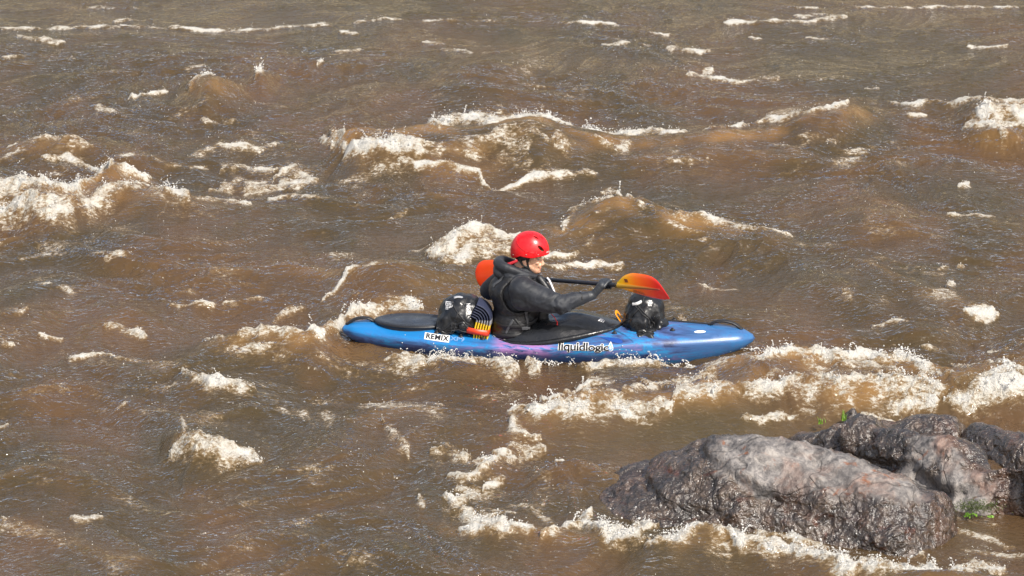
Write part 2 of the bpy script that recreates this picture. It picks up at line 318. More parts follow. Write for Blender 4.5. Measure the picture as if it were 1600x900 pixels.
# foam strokes: (photo points, half width in photo pixels, strength, spray)
FOAM = [
 ([(683,197),(700,188),(740,184),(790,183),(840,184),(880,190)], 13, 1.15, 1.0),
 ([(870,190),(920,198),(980,203),(1050,203)], 9, 1.1, .8),
 ([(1040,203),(1120,198),(1200,190),(1260,182),(1330,174)], 4.5, .95, .5),
 ([(516,222),(530,205),(540,212)], 8, 1.0, .8),
 ([(500,222),(545,228),(560,234)], 4, .8, .2),
 ([(552,245),(590,234),(640,232),(665,240)], 10, 1.05, .8),
 ([(665,232),(740,222),(800,212),(850,224),(870,236)], 7, .72, .5),
 ([(780,232),(830,236)], 8, .6, .3),
 ([(870,240),(885,228),(895,240),(880,250)], 8, .95, .6),
 ([(935,222),(965,232),(990,228)], 7, .9, .3),
 ([(620,258),(660,270),(720,280),(750,284),(770,290),(820,288),(870,282),(930,276)], 3, .95, .1),
 ([(700,240),(770,248),(830,270)], 5, .5, .1),
 ([(800,400),(860,412),(930,408),(975,402)], 3.5, .85, .1),
 ([(870,352),(885,335),(910,320),(935,308),(955,300),(990,305)], 7, .85, .7),
 ([(940,296),(960,292),(975,300)], 5, .9, .6),
 ([(1000,312),(1040,328),(1100,345),(1170,360),(1240,378)], 4.5, .8, .4),
 ([(1130,352),(1190,362),(1230,375)], 6, .8, .3),
 ([(668,402),(690,384),(720,374),(760,366),(800,364),(850,364)], 12, 1.0, .8),
 ([(672,402),(720,404),(770,400),(800,398)], 9, .9, .6),
 ([(720,388),(780,384)], 10, .75, .4),
 ([(640,395),(700,372),(740,360)], 3, .7, .1),
 ([(820,396),(880,388),(930,360)], 4, .6, .3),
 # left bank of white water
 ([(-30,292),(20,284),(70,292),(110,298),(140,285),(160,265),(175,260)], 9, 1.1, .9),
 ([(-30,312),(30,316),(70,328),(110,322),(160,312),(200,300)], 13, 1.0, .8),
 ([(-30,300),(40,304),(120,306),(200,300)], 9, .52, .4),
 ([(185,305),(230,298),(265,305),(300,316)], 12, 1.05, .9),
 ([(300,316),(350,312),(400,318)], 5, .7, .2),
 ([(20,222),(80,216),(150,222)], 7, .75, .5),
 ([(60,246),(110,248),(140,256),(190,264),(240,276)], 5, .85, .3),
 ([(100,232),(140,226)], 6, .65, .3),
 ([(300,248),(340,240),(400,238),(430,232)], 7, .72, .4),
 ([(340,268),(380,262),(430,266)], 7, .9, .2),
 ([(430,275),(450,262),(475,268),(490,278),(440,284)], 11, .95, .3),
 ([(330,292),(370,280),(420,286),(480,290)], 8, .75, .4),
 ([(420,310),(450,308),(500,318)], 4, .85, .2),
 ([(180,240),(260,256),(330,262)], 3, .5, .0),
 ([(298,142),(310,133),(325,126),(345,128)], 8, 1.05, .8),
 ([(402,124),(412,118)], 5, 1.0, .6), ([(490,106),(500,99)], 4, .9, .5),
 ([(200,157),(230,154),(262,148)], 2.6, 1.0, .1),
 ([(50,354),(90,350)], 3, .8, .3),
 ([(290,112),(320,108)], 3, .6, .1),
 # far thin lines
 ([(0,48),(60,46),(100,45),(180,44),(260,45)], 3, .85, 0), ([(260,44),(310,43),(380,46),(450,42),(520,40)], 3.5, .95, 0),
 ([(530,50),(560,55)], 3, .9, 0), ([(20,62),(60,66),(100,69)], 5, .75, 0), ([(660,66),(700,68)], 4, .85, .1), ([(520,82),(560,80)], 3, .8, 0),
 ([(550,36),(600,34),(700,33),(800,33)], 2, .6, 0), ([(870,38),(920,38),(970,41)], 2.5, .8, 0), ([(1130,36),(1200,34),(1260,35),(1320,31)], 4, .95, 0), ([(1240,26),(1290,25)], 3, .8, 0),
 ([(940,73),(980,74)], 3.5, 1.0, 0), ([(1040,80),(1110,81)], 4, 1.0, 0), ([(1000,75),(1020,77)], 2.5, .8, 0), ([(1015,58),(1050,57)], 3, .85, 0), ([(1170,58),(1190,60)], 3, 1.0, 0),
 ([(1260,60),(1310,61)], 2.5, .7, 0), ([(1330,14),(1400,14),(1560,12)], 2, .65, 0), ([(1550,13),(1590,13)], 3, .9, 0), ([(1510,78),(1575,75)], 3, .85, 0), ([(1210,12),(1280,16)], 2, .6, 0),
 ([(1072,124),(1100,122),(1140,126),(1190,126),(1218,131)], 4.5, .95, .2), ([(1090,118),(1110,112)], 6, .75, .3), ([(1350,138),(1372,138)], 3.5, .85, .1), ([(870,134),(890,132)], 3, .7, 0),
 ([(140,12),(160,10),(240,14)], 3, .6, 0), ([(180,35),(240,30)], 3, .6, 0), ([(0,90),(60,85),(120,92)], 3, .5, 0), ([(690,78),(780,84)], 4, .6, .2), ([(150,174),(190,184)], 4, .7, 0), ([(310,190),(370,192)], 3, .6, .1),
 # right edge
 ([(1390,164),(1420,166),(1460,162)], 4, .9, .3), ([(1460,162),(1540,158),(1620,160)], 4, .85, .3), ([(1410,184),(1450,186)], 4, .8, .1),
 ([(1520,188),(1540,176),(1570,176),(1620,172)], 8, 1.05, .6), ([(1510,205),(1560,202),(1620,202)], 8, .9, .6), ([(1560,215),(1580,222)], 7, .95, .5), ([(1540,186),(1620,190)], 8, .6, .2),
 ([(1290,225),(1310,222)], 5, .7, .3), ([(1495,296),(1520,290)], 5, .95, .4), ([(1480,330),(1560,332)], 3, .7, .1), ([(1040,258),(1100,262),(1110,256)], 4, .6, .3),
 # around and left of the kayak
 ([(350,478),(390,473),(415,470)], 2.5, .95, 0), ([(260,478),(290,482),(340,480)], 3, .8, .1), ([(430,498),(450,487),(475,482)], 4, .8, .2), ([(500,475),(540,440),(560,430)], 3, .75, .3),
 ([(560,430),(590,424),(640,428)], 4, .6, .3), ([(520,430),(600,426)], 2, .5, 0),
 ([(375,528),(410,522),(450,522),(470,526)], 6, .78, .5), ([(475,526),(500,512),(525,498),(545,492)], 9, .98, .8), ([(545,488),(580,484),(620,486),(660,490)], 6, .95, .8), ([(318,535),(350,536)], 3, .7, .3),
 ([(380,546),(440,544),(480,540)], 4, .5, .4),
 ([(0,492),(40,490)], 6, .85, .4), ([(0,540),(20,545)], 4, .8, .2), ([(100,560),(160,556),(240,566)], 4, .8, .3), ([(60,524),(100,526)], 3, .6, .1),
 ([(285,590),(310,588),(340,598),(385,610)], 8, .92, .7), ([(170,500),(230,510)], 5, .6, .3), ([(110,462),(60,445)], 3, .6, 0), ([(160,405),(220,398)], 4, .55, .3),
 ([(0,352),(30,356)], 3, .6, 0),
 ([(612,556),(640,560),(672,566)], 11, .85, .8), ([(680,566),(740,570),(790,576),(815,582)], 13, 1.0, 1.0), ([(700,556),(760,560),(800,566)], 9, .95, 1.0), ([(828,576),(855,573)], 8, .95, .8),
 ([(886,571),(940,573),(1000,574),(1045,571)], 5.5, 1.0, .9), ([(1040,570),(1100,568),(1130,562)], 3.5, .8, .5), ([(640,540),(700,552)], 5, .55, .5),
 ([(530,560),(580,565),(620,580)], 8, .4, .5),
 # bottom left cap
 ([(270,704),(280,690),(290,678),(310,682)], 7, 1.1, .9), ([(285,690),(320,688),(350,698),(395,712)], 11, 1.05, .9), ([(280,662),(290,670)], 4, .7, .6),
 ([(110,816),(160,814)], 4, .85, 0), ([(0,824),(10,826)], 3, .7, 0), ([(400,812),(420,815)], 2, .6, 0), ([(0,664),(20,662)], 4, .8, .1), ([(180,640),(200,634)], 3, .7, .3),
 ([(610,664),(620,690),(632,720)], 7, .75, .6), ([(660,638),(700,646)], 3, .5, .3), ([(420,560),(600,580)], 4, .35, .3), ([(480,622),(640,640)], 4, .42, .4),
 # wave in front of the rock, middle
 ([(790,650),(830,642),(880,640),(930,640),(980,632),(1040,632)], 9, 1.15, .9), ([(845,628),(870,622),(910,610),(960,605)], 4, .85, 1.0), ([(860,636),(920,626),(980,622)], 8, .72, .6),
 ([(980,614),(1040,606),(1100,590),(1110,602)], 7, .9, .9), ([(1040,622),(1100,616),(1160,612)], 8, .78, .7), ([(970,650),(1020,648)], 4, .95, .2), ([(1000,600),(1080,600)], 4, .6, .6),
 ([(1120,562),(1180,560),(1240,556),(1290,552)], 5, .9, .7), ([(1280,552),(1340,553),(1400,550),(1440,552)], 8, 1.05, .8), ([(1300,566),(1360,572),(1400,566)], 9, .78, .5),
 ([(1420,556),(1460,566),(1500,580)], 7, .85, .5), ([(1480,560),(1540,568),(1590,585)], 5, .7, .4), ([(1250,564),(1350,580),(1440,576)], 8, .6, .4),
 ([(1150,604),(1220,604),(1250,596),(1290,592)], 7, .95, 1.0), ([(1290,592),(1330,598),(1370,590),(1400,586),(1450,588),(1490,598)], 8, .98, 1.0), ([(1230,610),(1320,612),(1420,610)], 11, .64, .8),
 ([(1380,628),(1430,628),(1470,624)], 4, 1.1, .4), ([(1400,606),(1430,612),(1460,616)], 10, .9, .6), ([(1480,622),(1530,614),(1600,606),(1640,604)], 6, 1.2, .8), ([(1500,598),(1640,592)], 6, .8, .7),
 ([(1200,580),(1260,574),(1340,580)], 5, .4, .5),
 # the eddy left of the boulder
 ([(675,710),(690,700),(720,712),(740,710)], 7, .9, .9), ([(790,660),(810,672),(840,688)], 9, .88, .7), ([(770,706),(810,698),(850,704)], 8, .95, .5), ([(700,744),(740,738),(780,722),(830,712)], 7, .95, .5),
 ([(740,724),(770,718)], 8, .75, .5), ([(750,770),(760,758),(790,752)], 5, .9, .4), ([(680,776),(700,790),(740,806),(790,818)], 13, 1.0, .8), ([(720,820),(780,826),(840,828)], 6, 1.0, .6),
 ([(700,760),(730,780),(800,800)], 14, .7, .6), ([(800,790),(860,812)], 12, .6, .5), ([(870,725),(885,720)], 5, .8, .4), ([(660,785),(650,770)], 5, .6, .3), ([(820,735),(860,760)], 6, .4, .3),
 ([(860,832),(900,826),(940,830),(990,838),(1020,846)], 9, 1.15, 1.0), ([(900,815),(925,812)], 9, .9, 1.0), ([(985,820),(1000,836),(1020,832)], 11, .95, 1.0),
 ([(1020,848),(1060,846),(1100,838),(1140,840)], 9, 1.15, .8), ([(1140,842),(1200,848),(1250,862),(1300,872),(1340,880)], 11, 1.15, .9), ([(1330,878),(1380,886),(1440,888),(1500,890),(1570,895)], 12, 1.1, .9),
 ([(1180,838),(1240,846),(1300,862)], 7, .85, .5), ([(1400,820),(1390,836),(1400,850)], 8, .9, 1.0), ([(1440,850),(1430,870)], 11, .95, 1.0),
 ([(1480,830),(1540,836),(1590,850)], 6, .65, .1), ([(1500,860),(1560,868),(1620,870)], 6, .75, .1), ([(1490,812),(1560,816)], 4, .4, 0), ([(1090,870),(1140,870)], 3, .5, .3),
 ([(1160,655),(1200,655),(1260,648)], 3, .6, .4), ([(1300,642),(1320,636)], 5, .95, .3), ([(1340,648),(1400,656)], 3, .7, .2), ([(880,655),(900,650)], 6, .6, .4),
 ([(1460,430),(1500,424)], 4, .6, .4), ([(1510,494),(1555,494)], 5, .95, .5), ([(1360,510),(1400,506),(1420,508)], 3.2, .95, 0), ([(1308,508),(1325,511)], 3.5, 1.0, 0), ([(1320,455),(1340,470)], 8, .7, .5), ([(1480,452),(1500,450)], 5, .8, .5),
 ([(1440,530),(1480,540)], 4, .7, .4), ([(1540,540),(1580,548)], 4, .6, .3), ([(1495,420),(1505,418)], 3, .9, .3), ([(1090,440),(1150,450)], 3, .4, 0), ([(1060,500),(1110,520)], 3, .4, 0),
 ([(740,300),(760,290)], 3, .6, 0), ([(560,350),(640,330)], 3, .45, .2),
]
# smooth pools: (px, py, rx px, ry px, strength)
CALM = [(1150,672,330,26,.75), (1000,690,170,36,.6), (1540,640,120,14,.7), (1520,840,120,20,.4)]
for q in range(5): pass

def axis(lo, hi, step, far, grow=1.16):
    a = list(np.arange(lo, hi, step)); s = step; x = a[-1]
    while x < far: s *= grow; x += s; a.append(x)
    s = step; x = a[0]; b = []
    while x > -far: s *= grow; x -= s; b.append(x)
    return np.array(b[::-1] + a)
XS = axis(-5.65, 5.65, .0105, 260.0, 1.22)
_y = [-6.6]
while _y[-1] < 16.2: _y.append(_y[-1] + (.0165 if _y[-1] < 4 else .0165 + (_y[-1] - 4) * .0013))
_s = .03; _y2 = []
while _y[-1] < 75: _s *= 1.15; _y.append(_y[-1] + _s)
_s = .02; yy = _y[0]
while yy > -60: _s *= 1.2; yy -= _s; _y2.append(yy)
YS = np.array(_y2[::-1] + _y)
GX, GY = np.meshgrid(XS, YS, indexing='ij')
SH = GX.shape

# precise crest lines on the ground: for each ridge X -> (Y, h)
RC = []
for pts, hs, wf, wb, am in RIDGES:
    g = [G(px, py, h) for (px, py), h in zip(pts, hs)]
    P = catmull([(p[0], p[1], h) for p, h in zip(g, hs)], 8)
    A = np.array([tuple(p) for p in P]); o = np.argsort(A[:, 0]); RC.append((A[o, 0], A[o, 1], np.clip(A[o, 2], 0, 1), wf, wb, am))

def macro(X, Y):
    """explicit standing waves: returns height, amber weight"""
    wob = pn2(X * 2.3 + 4, Y * 1.1) * .16 + pn2(X * 6.1, Y * 3 + 9) * .05
    H = np.zeros_like(X); A = np.zeros_like(X)
    for cx, cy, ch, wf, wb, am in RC:
        lo, hi = cx[0], cx[-1]
        m = (X > lo) & (X < hi)
        if not m.any(): continue
        xm = X[m]; d = Y[m] - np.interp(xm, cx, cy) + wob[m]
        h = np.interp(xm, cx, ch)
        t = np.where(d < 0, -d / wf, d / wb)
        prof = np.exp(-np.power(t, 1.45))
        # a trough in front of the crest
        prof = prof - .22 * np.exp(-((d + wf * 2.2) / (wf * 1.1)) ** 2)
        H[m] += h * prof
        fr = np.exp(-((d + wf * .22) / (wf * .42)) ** 2)
        A[m] = np.maximum(A[m], am * fr * np.minimum(h / .15, 1.15))
    return H, A

# kayak wake footprint: keep the waterline steady along the hull
def hullmask(X, Y):
    c, s_ = math.cos(R(-5)), math.sin(R(-5)); lx = (X - .26) * c + Y * s_; ly = -(X - .26) * s_ + Y * c
    return np.exp(-((np.abs(lx) / 1.5) ** 4)) * np.exp(-((ly / .5) ** 4))

def seg_stroke(X, Y, pts, hw, sy):
    """soft distance field (1 on the line, 0 at the half width) of a polyline; Y squeezed by sy"""
    best = np.full(X.shape, 1e9); par = np.zeros(X.shape)
    Ls = [math.hypot(b[0] - a[0], (b[1] - a[1]) * sy) for a, b in zip(pts[:-1], pts[1:])]; tot = sum(Ls) + 1e-9; acc = 0.0
    for ((ax, ay), (bx, by)), ln in zip(zip(pts[:-1], pts[1:]), Ls):
        dx, dy = bx - ax, (by - ay) * sy
        L = dx * dx + dy * dy + 1e-12
        t = np.clip(((X - ax) * dx + (Y - ay) * sy * dy) / L, 0, 1)
        dd = (X - ax - t * dx) ** 2 + ((Y - ay) * sy - t * dy) ** 2
        k = dd < best; best = np.where(k, dd, best); par = np.where(k, (acc + t * ln) / tot, par); acc += ln
    e = min(.25, 1.6 * hw / tot)                       # ends run out thin
    w = hw * (.30 + .70 * sstep(0, e, np.minimum(par, 1 - par)))
    return 1 - np.sqrt(best) / w

def ray_hit(px, py):
    """march the sight line down on to the explicit waves"""
    zs = np.linspace(.32, -.05, 60); P = np.array([G(px, py, z) for z in zs])
    H, _ = macro(P[:, 0], P[:, 1]); k = np.argmax(P[:, 2] <= H)
    return P[k] if (P[:, 2] <= H).any() else G(px, py, 0)

_fine = (GX > -6) & (GX < 6) & (GY > -7) & (GY < 17)
HM, AMB = macro(GX, GY)
HMASK = hullmask(GX, GY)
FO = np.zeros(SH); SPR = np.zeros(SH)
_wx = pn2(GX * 3.1, GY * 1.3) * .10 + pn2(GX * 9, GY * 4) * .035; _wy = pn2(GX * 2.7 + 31, GY * 1.2) * .17 + pn2(GX * 8 + 5, GY * 3.4) * .10
for pts, hw, st, spr in FOAM:
    g = [ray_hit(*p) for p in pts]; px_s = pts[0][0] * .13
    dist = float(np.mean([np.linalg.norm(q - CAM) for q in g])); mpp = dist / FPX
    w_ = hw * mpp * 1.10; sy = .30
    P = [(q[0], q[1]) for q in g]
    x0, x1 = min(p[0] for p in P) - w_ - .2, max(p[0] for p in P) + w_ + .2
    y0, y1 = min(p[1] for p in P) - (w_ + .2) / sy, max(p[1] for p in P) + (w_ + .2) / sy
    i0, i1 = np.searchsorted(XS, [x0, x1]); j0, j1 = np.searchsorted(YS, [y0, y1])
    if i1 <= i0 or j1 <= j0: continue
    k = min(1.0, w_ / .05)
    f = seg_stroke(GX[i0:i1, j0:j1] + _wx[i0:i1, j0:j1] * k, GY[i0:i1, j0:j1] + _wy[i0:i1, j0:j1] * k, P, w_, sy)
    f = np.clip(f, -1.2, 1)
    if hw < 6: st = st * (.62 + .95 * np.clip(.5 + .9 * pn2(GX[i0:i1, j0:j1] * 5.3 + px_s, GY[i0:i1, j0:j1] * 2.1), 0, 1))
    v = st * np.where(f > 0, .40 + .60 * sstep(0, .75, f), .40 * np.exp(f * 2.2) * (f > -1.2))
    FO[i0:i1, j0:j1] = np.maximum(FO[i0:i1, j0:j1], v)
    SPR[i0:i1, j0:j1] = np.maximum(SPR[i0:i1, j0:j1], spr * sstep(-.1, .5, f))
CALMF = np.zeros(SH)
for px, py, rx, ry, st in CALM:
    c = G(px, py); mpp = np.linalg.norm(c - CAM) / FPX
    e = ((GX - c[0]) / (rx * mpp)) ** 2 + ((GY - c[1]) / (ry * mpp / .29)) ** 2
    CALMF = np.maximum(CALMF, st * np.exp(-e ** 1.5))

CALMF = np.maximum(CALMF, .72 * sstep(6.5, 12.5, GY + 1.5 * pn2(GX * .4, GY * .3)))
# natural chop
farf = np.clip((GY - 5) / 9, 0, 1)
qx = GX + pn2(GX * .8, GY * .6) * .5; qy = GY + pn2(GX * .7 + 9, GY * .5 + 3) * .8
def ridged(x, y): return (1 - 2 * np.abs(pn2(x, y)))
CH = .070 * pn2(qx * .55 + 3, qy * .8) + .046 * pn2(qx * 1.15, qy * 1.7 + 5)
CH += .027 * (ridged(qx * 1.3 + qy * .5, qy * 2.1 - qx * .3) - .5)
lx_ = qx + pn2(qx * 2.3, qy * 2) * .22; ly_ = qy + pn2(qx * 2.1 + 5, qy * 2.4) * .3
act = np.clip(.55 + .9 * pn2(GX * .45 + 1, GY * .38 + 2), .25, 1.3)      # livelier and slacker patches
CH += act * (.022 * (ridged(lx_ * 2.4, ly_ * 3.2) - .5) + .0125 * ridged(lx_ * 4.6 + ly_ * 1.5, ly_ * 6.2) + .0068 * ridged(lx_ * 9 + ly_ * 3, ly_ * 12) + .0030 * ridged(lx_ * 18 - ly_ * 5, ly_ * 23) + .0012 * pn2(lx_ * 34, ly_ * 38))
CH *= (1 - .35 * farf) * (1 - .75 * CALMF) * (1 - .55 * HMASK)
# foam tops are lumpy
fm = sstep(.35, .95, FO)
LUMP = fm * (.026 * (1 - 2 * np.abs(pn2(GX * 6, GY * 5))) + .015 * (1 - 2 * np.abs(pn2(GX * 15 + 4, GY * 11))) + .007 * pn2(GX * 34, GY * 26))
LUMP *= np.clip(.25 + .85 * SPR, 0, 1.1) * (1 - .3 * farf)
HZ = (HM * (1 - .15 * HMASK) + CH + LUMP + .012 * fm)
fade_out = np.clip(1 - (np.abs(GX) - 8) / 30, .15, 1) * np.clip(1 - (GY - 20) / 40, .15, 1)
HZ *= fade_out
HZ = HZ * (1 - HMASK * 0) 
FO *= .94 * (.80 + .50 * pn2(GX * 3.6 + 3, GY * 2.2) + .34 * pn2(GX * 9, GY * 5 + 2))
# broken flecks of foam scattered by the chop
fleck = sstep(.50, .78, .5 + .5 * pn2(GX * 2.6 + 40, GY * 2.2)) * sstep(.0, .022, CH) * .50 * (1 - CALMF)
FO = np.maximum(FO, fleck * (.45 + .55 * sstep(0, .5, pn2(GX * .6 + 7, GY * .5))))
AE_GLOW = np.clip(AMB * (.60 + .9 * pn2(GX * 1.8, GY * 1.3) + .45 * pn2(GX * 6, GY * 6)), 0, 1.0)
AE_GLOW = np.maximum(AE_GLOW, .40 * sstep(.035, .10, CH) * np.clip(.6 + pn2(GX * 3 + 8, GY * 2.4), 0, 1) * (1 - CALMF))
me = mesh_np('river', np.stack([GX, GY, HZ], -1).reshape(-1, 3), grid_faces(*SH))
fattr(me, 'foam', FO); fattr(me, 'aer_glow', AE_GLOW); fattr(me, 'calm', CALMF)

m = NT('river_water', .07); P3 = m.obj()
fo = m.attr('foam'); ae_glow = m.attr('aer_glow'); ca = m.attr('calm')
n1 = m.noise(m.mapping(P3, (.62, .62, 1)), 9, 6, .64, 1.0)
n2 = m.noise(m.mapping(P3, (.62, .8, 1)), 44, 5, .66, .5)
vor = m.voronoi(m.mapping(m.node('ShaderNodeVectorMath', {0: P3, 1: m.node('ShaderNodeTexNoise', {'Vector': P3, 'Scale': 12.0, 'Detail': 3.0}).outputs['Color']}, operation='ADD').outputs[0], (1, .6, 1)), 24, 'DISTANCE_TO_EDGE')
lace = m.smooth(vor, .0, .22, .55, 0.0)
thr = m.math('ADD', m.lin(n1, .30, .70, .20, .66), m.lin(n2, .3, .7, -.20, .40))
thr = m.math('SUBTRACT', thr, m.math('MULTIPLY', lace, .20))
fk = m.smooth(m.math('SUBTRACT', fo, thr), -.10, .27)
fthin = m.smooth(m.math('SUBTRACT', fo, thr), -.34, .15)
silt = m.noise(m.mapping(P3, (.7, .35, 1)), 1.1, 4, .55, .5)
body = m.mix(m.smooth(silt, .35, .68), (.054, .038, .017), (.090, .051, .024))
body = m.mix(m.math('MULTIPLY', ae_glow, .85, clamp=True), body, (.225, .12, .038))  # light through thin crests, with the tint of bubbles, put into the colour
body = m.mix(m.math('MULTIPLY', fthin, .62), body, (.26, .175, .085))
body = m.mix(m.math('MULTIPLY', ca, .5), body, (.082, .060, .026))
fcol = m.mix(m.smooth(m.math('ADD', m.math('MULTIPLY', n1, .35), m.math('MULTIPLY', n2, .65)), .40, .60), (.74, .70, .61), (.38, .29, .175))
fcol = m.mix(m.smooth(fo, .6, 1.0), fcol, (.78, .75, .68))
m.set('Base Color', fcol); m.set('IOR', 1.333); m.set('Roughness', .45)
rip = m.noise(m.mapping(P3, (.55, 1, 1)), 17, 2.2, .5, 1.4)
rip2 = m.noise(m.mapping(P3, (.62, 1, 1)), 62, 1.5, .5, .4)
frip = m.noise(P3, 60, 5, .65)
hgt = m.math('ADD', m.math('MULTIPLY', rip, 1.0), m.math('MULTIPLY', rip2, .13))
hgt = m.math('MULTIPLY', hgt, m.math('SUBTRACT', 1.0, m.math('MULTIPLY', ca, .5)))
bw = m.node('ShaderNodeBump', {'Height': hgt, 'Strength': 1.0, 'Distance': .026}).outputs[0]
bf = m.node('ShaderNodeBump', {'Height': frip, 'Strength': 1.0, 'Distance': .05}).outputs[0]
m.l.new(bf, m.p.inputs['Normal'])
# the silt glows from inside the water, so its shading follows the surface only weakly
geo = m.node('ShaderNodeNewGeometry').outputs['Normal']
dn = m.node('ShaderNodeVectorMath', {0: m.node('ShaderNodeVectorMath', {0: geo, 'Scale': .5}, operation='SCALE').outputs[0], 1: (0, 0, .5)}, operation='ADD').outputs[0]
dn = m.node('ShaderNodeVectorMath', {0: dn}, operation='NORMALIZE').outputs[0]
dif = m.node('ShaderNodeBsdfDiffuse', {'Color': body, 'Normal': dn}).outputs[0]
glo = m.node('ShaderNodeBsdfGlossy', {'Color': (1, 1, 1), 'Roughness': .07, 'Normal': bw}).outputs[0]
fre = m.node('ShaderNodeFresnel', {'IOR': 1.333, 'Normal': bw}).outputs[0]
wat = m.node('ShaderNodeMixShader', {0: fre, 1: dif, 2: glo}).outputs[0]
fin = m.node('ShaderNodeMixShader', {0: fk, 1: wat, 2: m.p.outputs[0]}).outputs[0]
m.l.new(fin, m.out.inputs['Surface'])
WATER = m.m
river = link('river', me, m.m, kind='structure')

# --- heights for other objects
def water_z(x, y):
    i = min(max(int(np.searchsorted(XS, x)), 0), len(XS) - 1); j = min(max(int(np.searchsorted(YS, y)), 0), len(YS) - 1)
    return float(HZ[i, j])

# --- spray: beads and clots of white water thrown off the breaking parts
def ico(level):
    b = bmesh.new(); bmesh.ops.create_icosphere(b, subdivisions=level, radius=1.0)
    V = np.array([v.co[:] for v in b.verts]); F = np.array([[v.index for v in f.verts] for f in b.faces]); b.free(); return V, F
IV, IF = ico(1)
def beads(name, P, rad, mat, stretch=None, **k):
    n = len(P); S = np.ones((n, 3)) * rad[:, None]
    if stretch is not None: S *= stretch
    V = IV[None] * S[:, None, :]
    a = rng.uniform(0, 6.28, n); c, s_ = np.cos(a)[:, None], np.sin(a)[:, None]
    V = np.stack([V[..., 0] * c - V[..., 2] * s_, V[..., 1], V[..., 0] * s_ + V[..., 2] * c], -1) + P[:, None, :]
    F = IF[None] + (np.arange(n) * len(IV))[:, None, None]
    return link(name, mesh_np(name, V.reshape(-1, 3), F.reshape(-1, 3)), mat, **k)
ms = NT('white_water_drops', .18, (.62, .61, .58)); ms.set('IOR', 1.33)
SPRAYM = ms.m
inview = (np.abs(GX) < 5.4) & (GY > -6.3) & (GY < 14)
wgt = (sstep(.55, 1.0, FO) * SPR ** 1.5 * inview)
# weight by cell area
wgt = wgt * np.gradient(YS)[None, :] * np.clip(.4 + 1.8 * pn2(GX * 3.3, GY * 2.2), 0, None)
pf = wgt.ravel() / wgt.sum()
NB = 7500
idx = rng.choice(len(pf), NB, p=pf)
px_ = GX.ravel()[idx] + rng.normal(0, .012, NB); py_ = GY.ravel()[idx] + rng.normal(0, .03, NB)
sp_ = SPR.ravel()[idx]
hh = rng.exponential(.016, NB) * sp_ + (rng.random(NB) < .10) * rng.exponential(.038, NB) * sp_
rr = np.clip(rng.lognormal(math.log(.0029), .40, NB), .0016, .008)
spray = beads('spray', np.stack([px_, py_, HZ.ravel()[idx] + hh], -1), rr, SPRAYM,
              stretch=np.stack([rng.uniform(.7, 1.5, NB), np.ones(NB), rng.uniform(.7, 1.3, NB)], -1), kind='stuff')
# jets and splashes: strings of drops on short arcs
JP = []; JR = []
def jet(x, y, z, h, dx, dy, n, r0):
    for k in range(n):
        t = (k + rng.uniform(0, .8)) / n; r = r0 * (1 - .55 * t) * rng.uniform(.7, 1.2)
        JP.append((x + dx * t + rng.normal(0, .003), y + dy * t + rng.normal(0, .006), z + h * (1 - (1 - t) ** 2) - h * .25 * t ** 3)); JR.append(r)
jw = (sstep(.7, 1.1, FO) * (SPR > .55) * inview) * np.gradient(YS)[None, :]
for q in rng.choice(len(pf), 110, p=jw.ravel() / jw.sum()):
    jet(GX.ravel()[q], GY.ravel()[q], HZ.ravel()[q] - .005, rng.uniform(.03, .12), rng.normal(0, .035), rng.normal(-.01, .03), int(rng.uniform(8, 22)), rng.uniform(.004, .008))
for cx_, cy_, n_, sp_x, hmax in ((775, 558, 60, .13, .15), (720, 566, 30, .16, .08), (1003, 566, 26, .07, .14), (690, 562, 14, .12, .07), (868, 573, 14, .06, .07), (1068, 570, 8, .05, .06), (1180, 560, 10, .08, .07), (660, 558, 8, .05, .05)):
    c_ = G(cx_, cy_)
    for q in range(n_):
        x = c_[0] + rng.normal(0, sp_x); y = c_[1] + rng.normal(.02, .035)
        jet(x, y, water_z(x, y) - .005, rng.uniform(.02, hmax), rng.normal(0, .05), rng.normal(0, .03), int(rng.uniform(6, 18)), rng.uniform(.0035, .008))
beads('splash', np.array(JP), np.array(JR), SPRAYM, kind='stuff')
# lone white drops over the rough water, put in as its sun glints
wg2 = (sstep(.20, .6, FO) + .07 * sstep(.0, .04, CH)) * inview * np.gradient(YS)[None, :]
idx = rng.choice(len(pf), 5000, p=wg2.ravel() / wg2.sum())
drops = beads('glint_drops', np.stack([GX.ravel()[idx], GY.ravel()[idx], HZ.ravel()[idx] + rng.exponential(.010, 5000)], -1), rng.uniform(.0016, .0040, 5000), SPRAYM, kind='stuff')

# ------------------------------------------------------------------ far bank: hill and woods whose reflection tints the river
XB = np.linspace(-160, 160, 161); YB = np.linspace(0, 90, 46)
BX, BY = np.meshgrid(XB, YB, indexing='ij')
BZ = -1 + 9.0 * (1 - np.exp(-BY / 16)) + .9 * pn2(BX * .07, BY * .1) * np.clip(BY / 10, 0, 1) + BY * .03
me = mesh_np('far_bank', np.stack([BX, BY + 44 + 3 * pn2(BX * .03, BX * 0 + 2), BZ], -1).reshape(-1, 3), grid_faces(*BX.shape))
mb = NT('bank_soil', .9); c_ = mb.noise(mb.obj(), .5, 5)
mb.set('Base Color', mb.mix(c_, (.20, .17, .09), (.36, .29, .19)))
link('far_bank', me, mb.m, kind='structure')
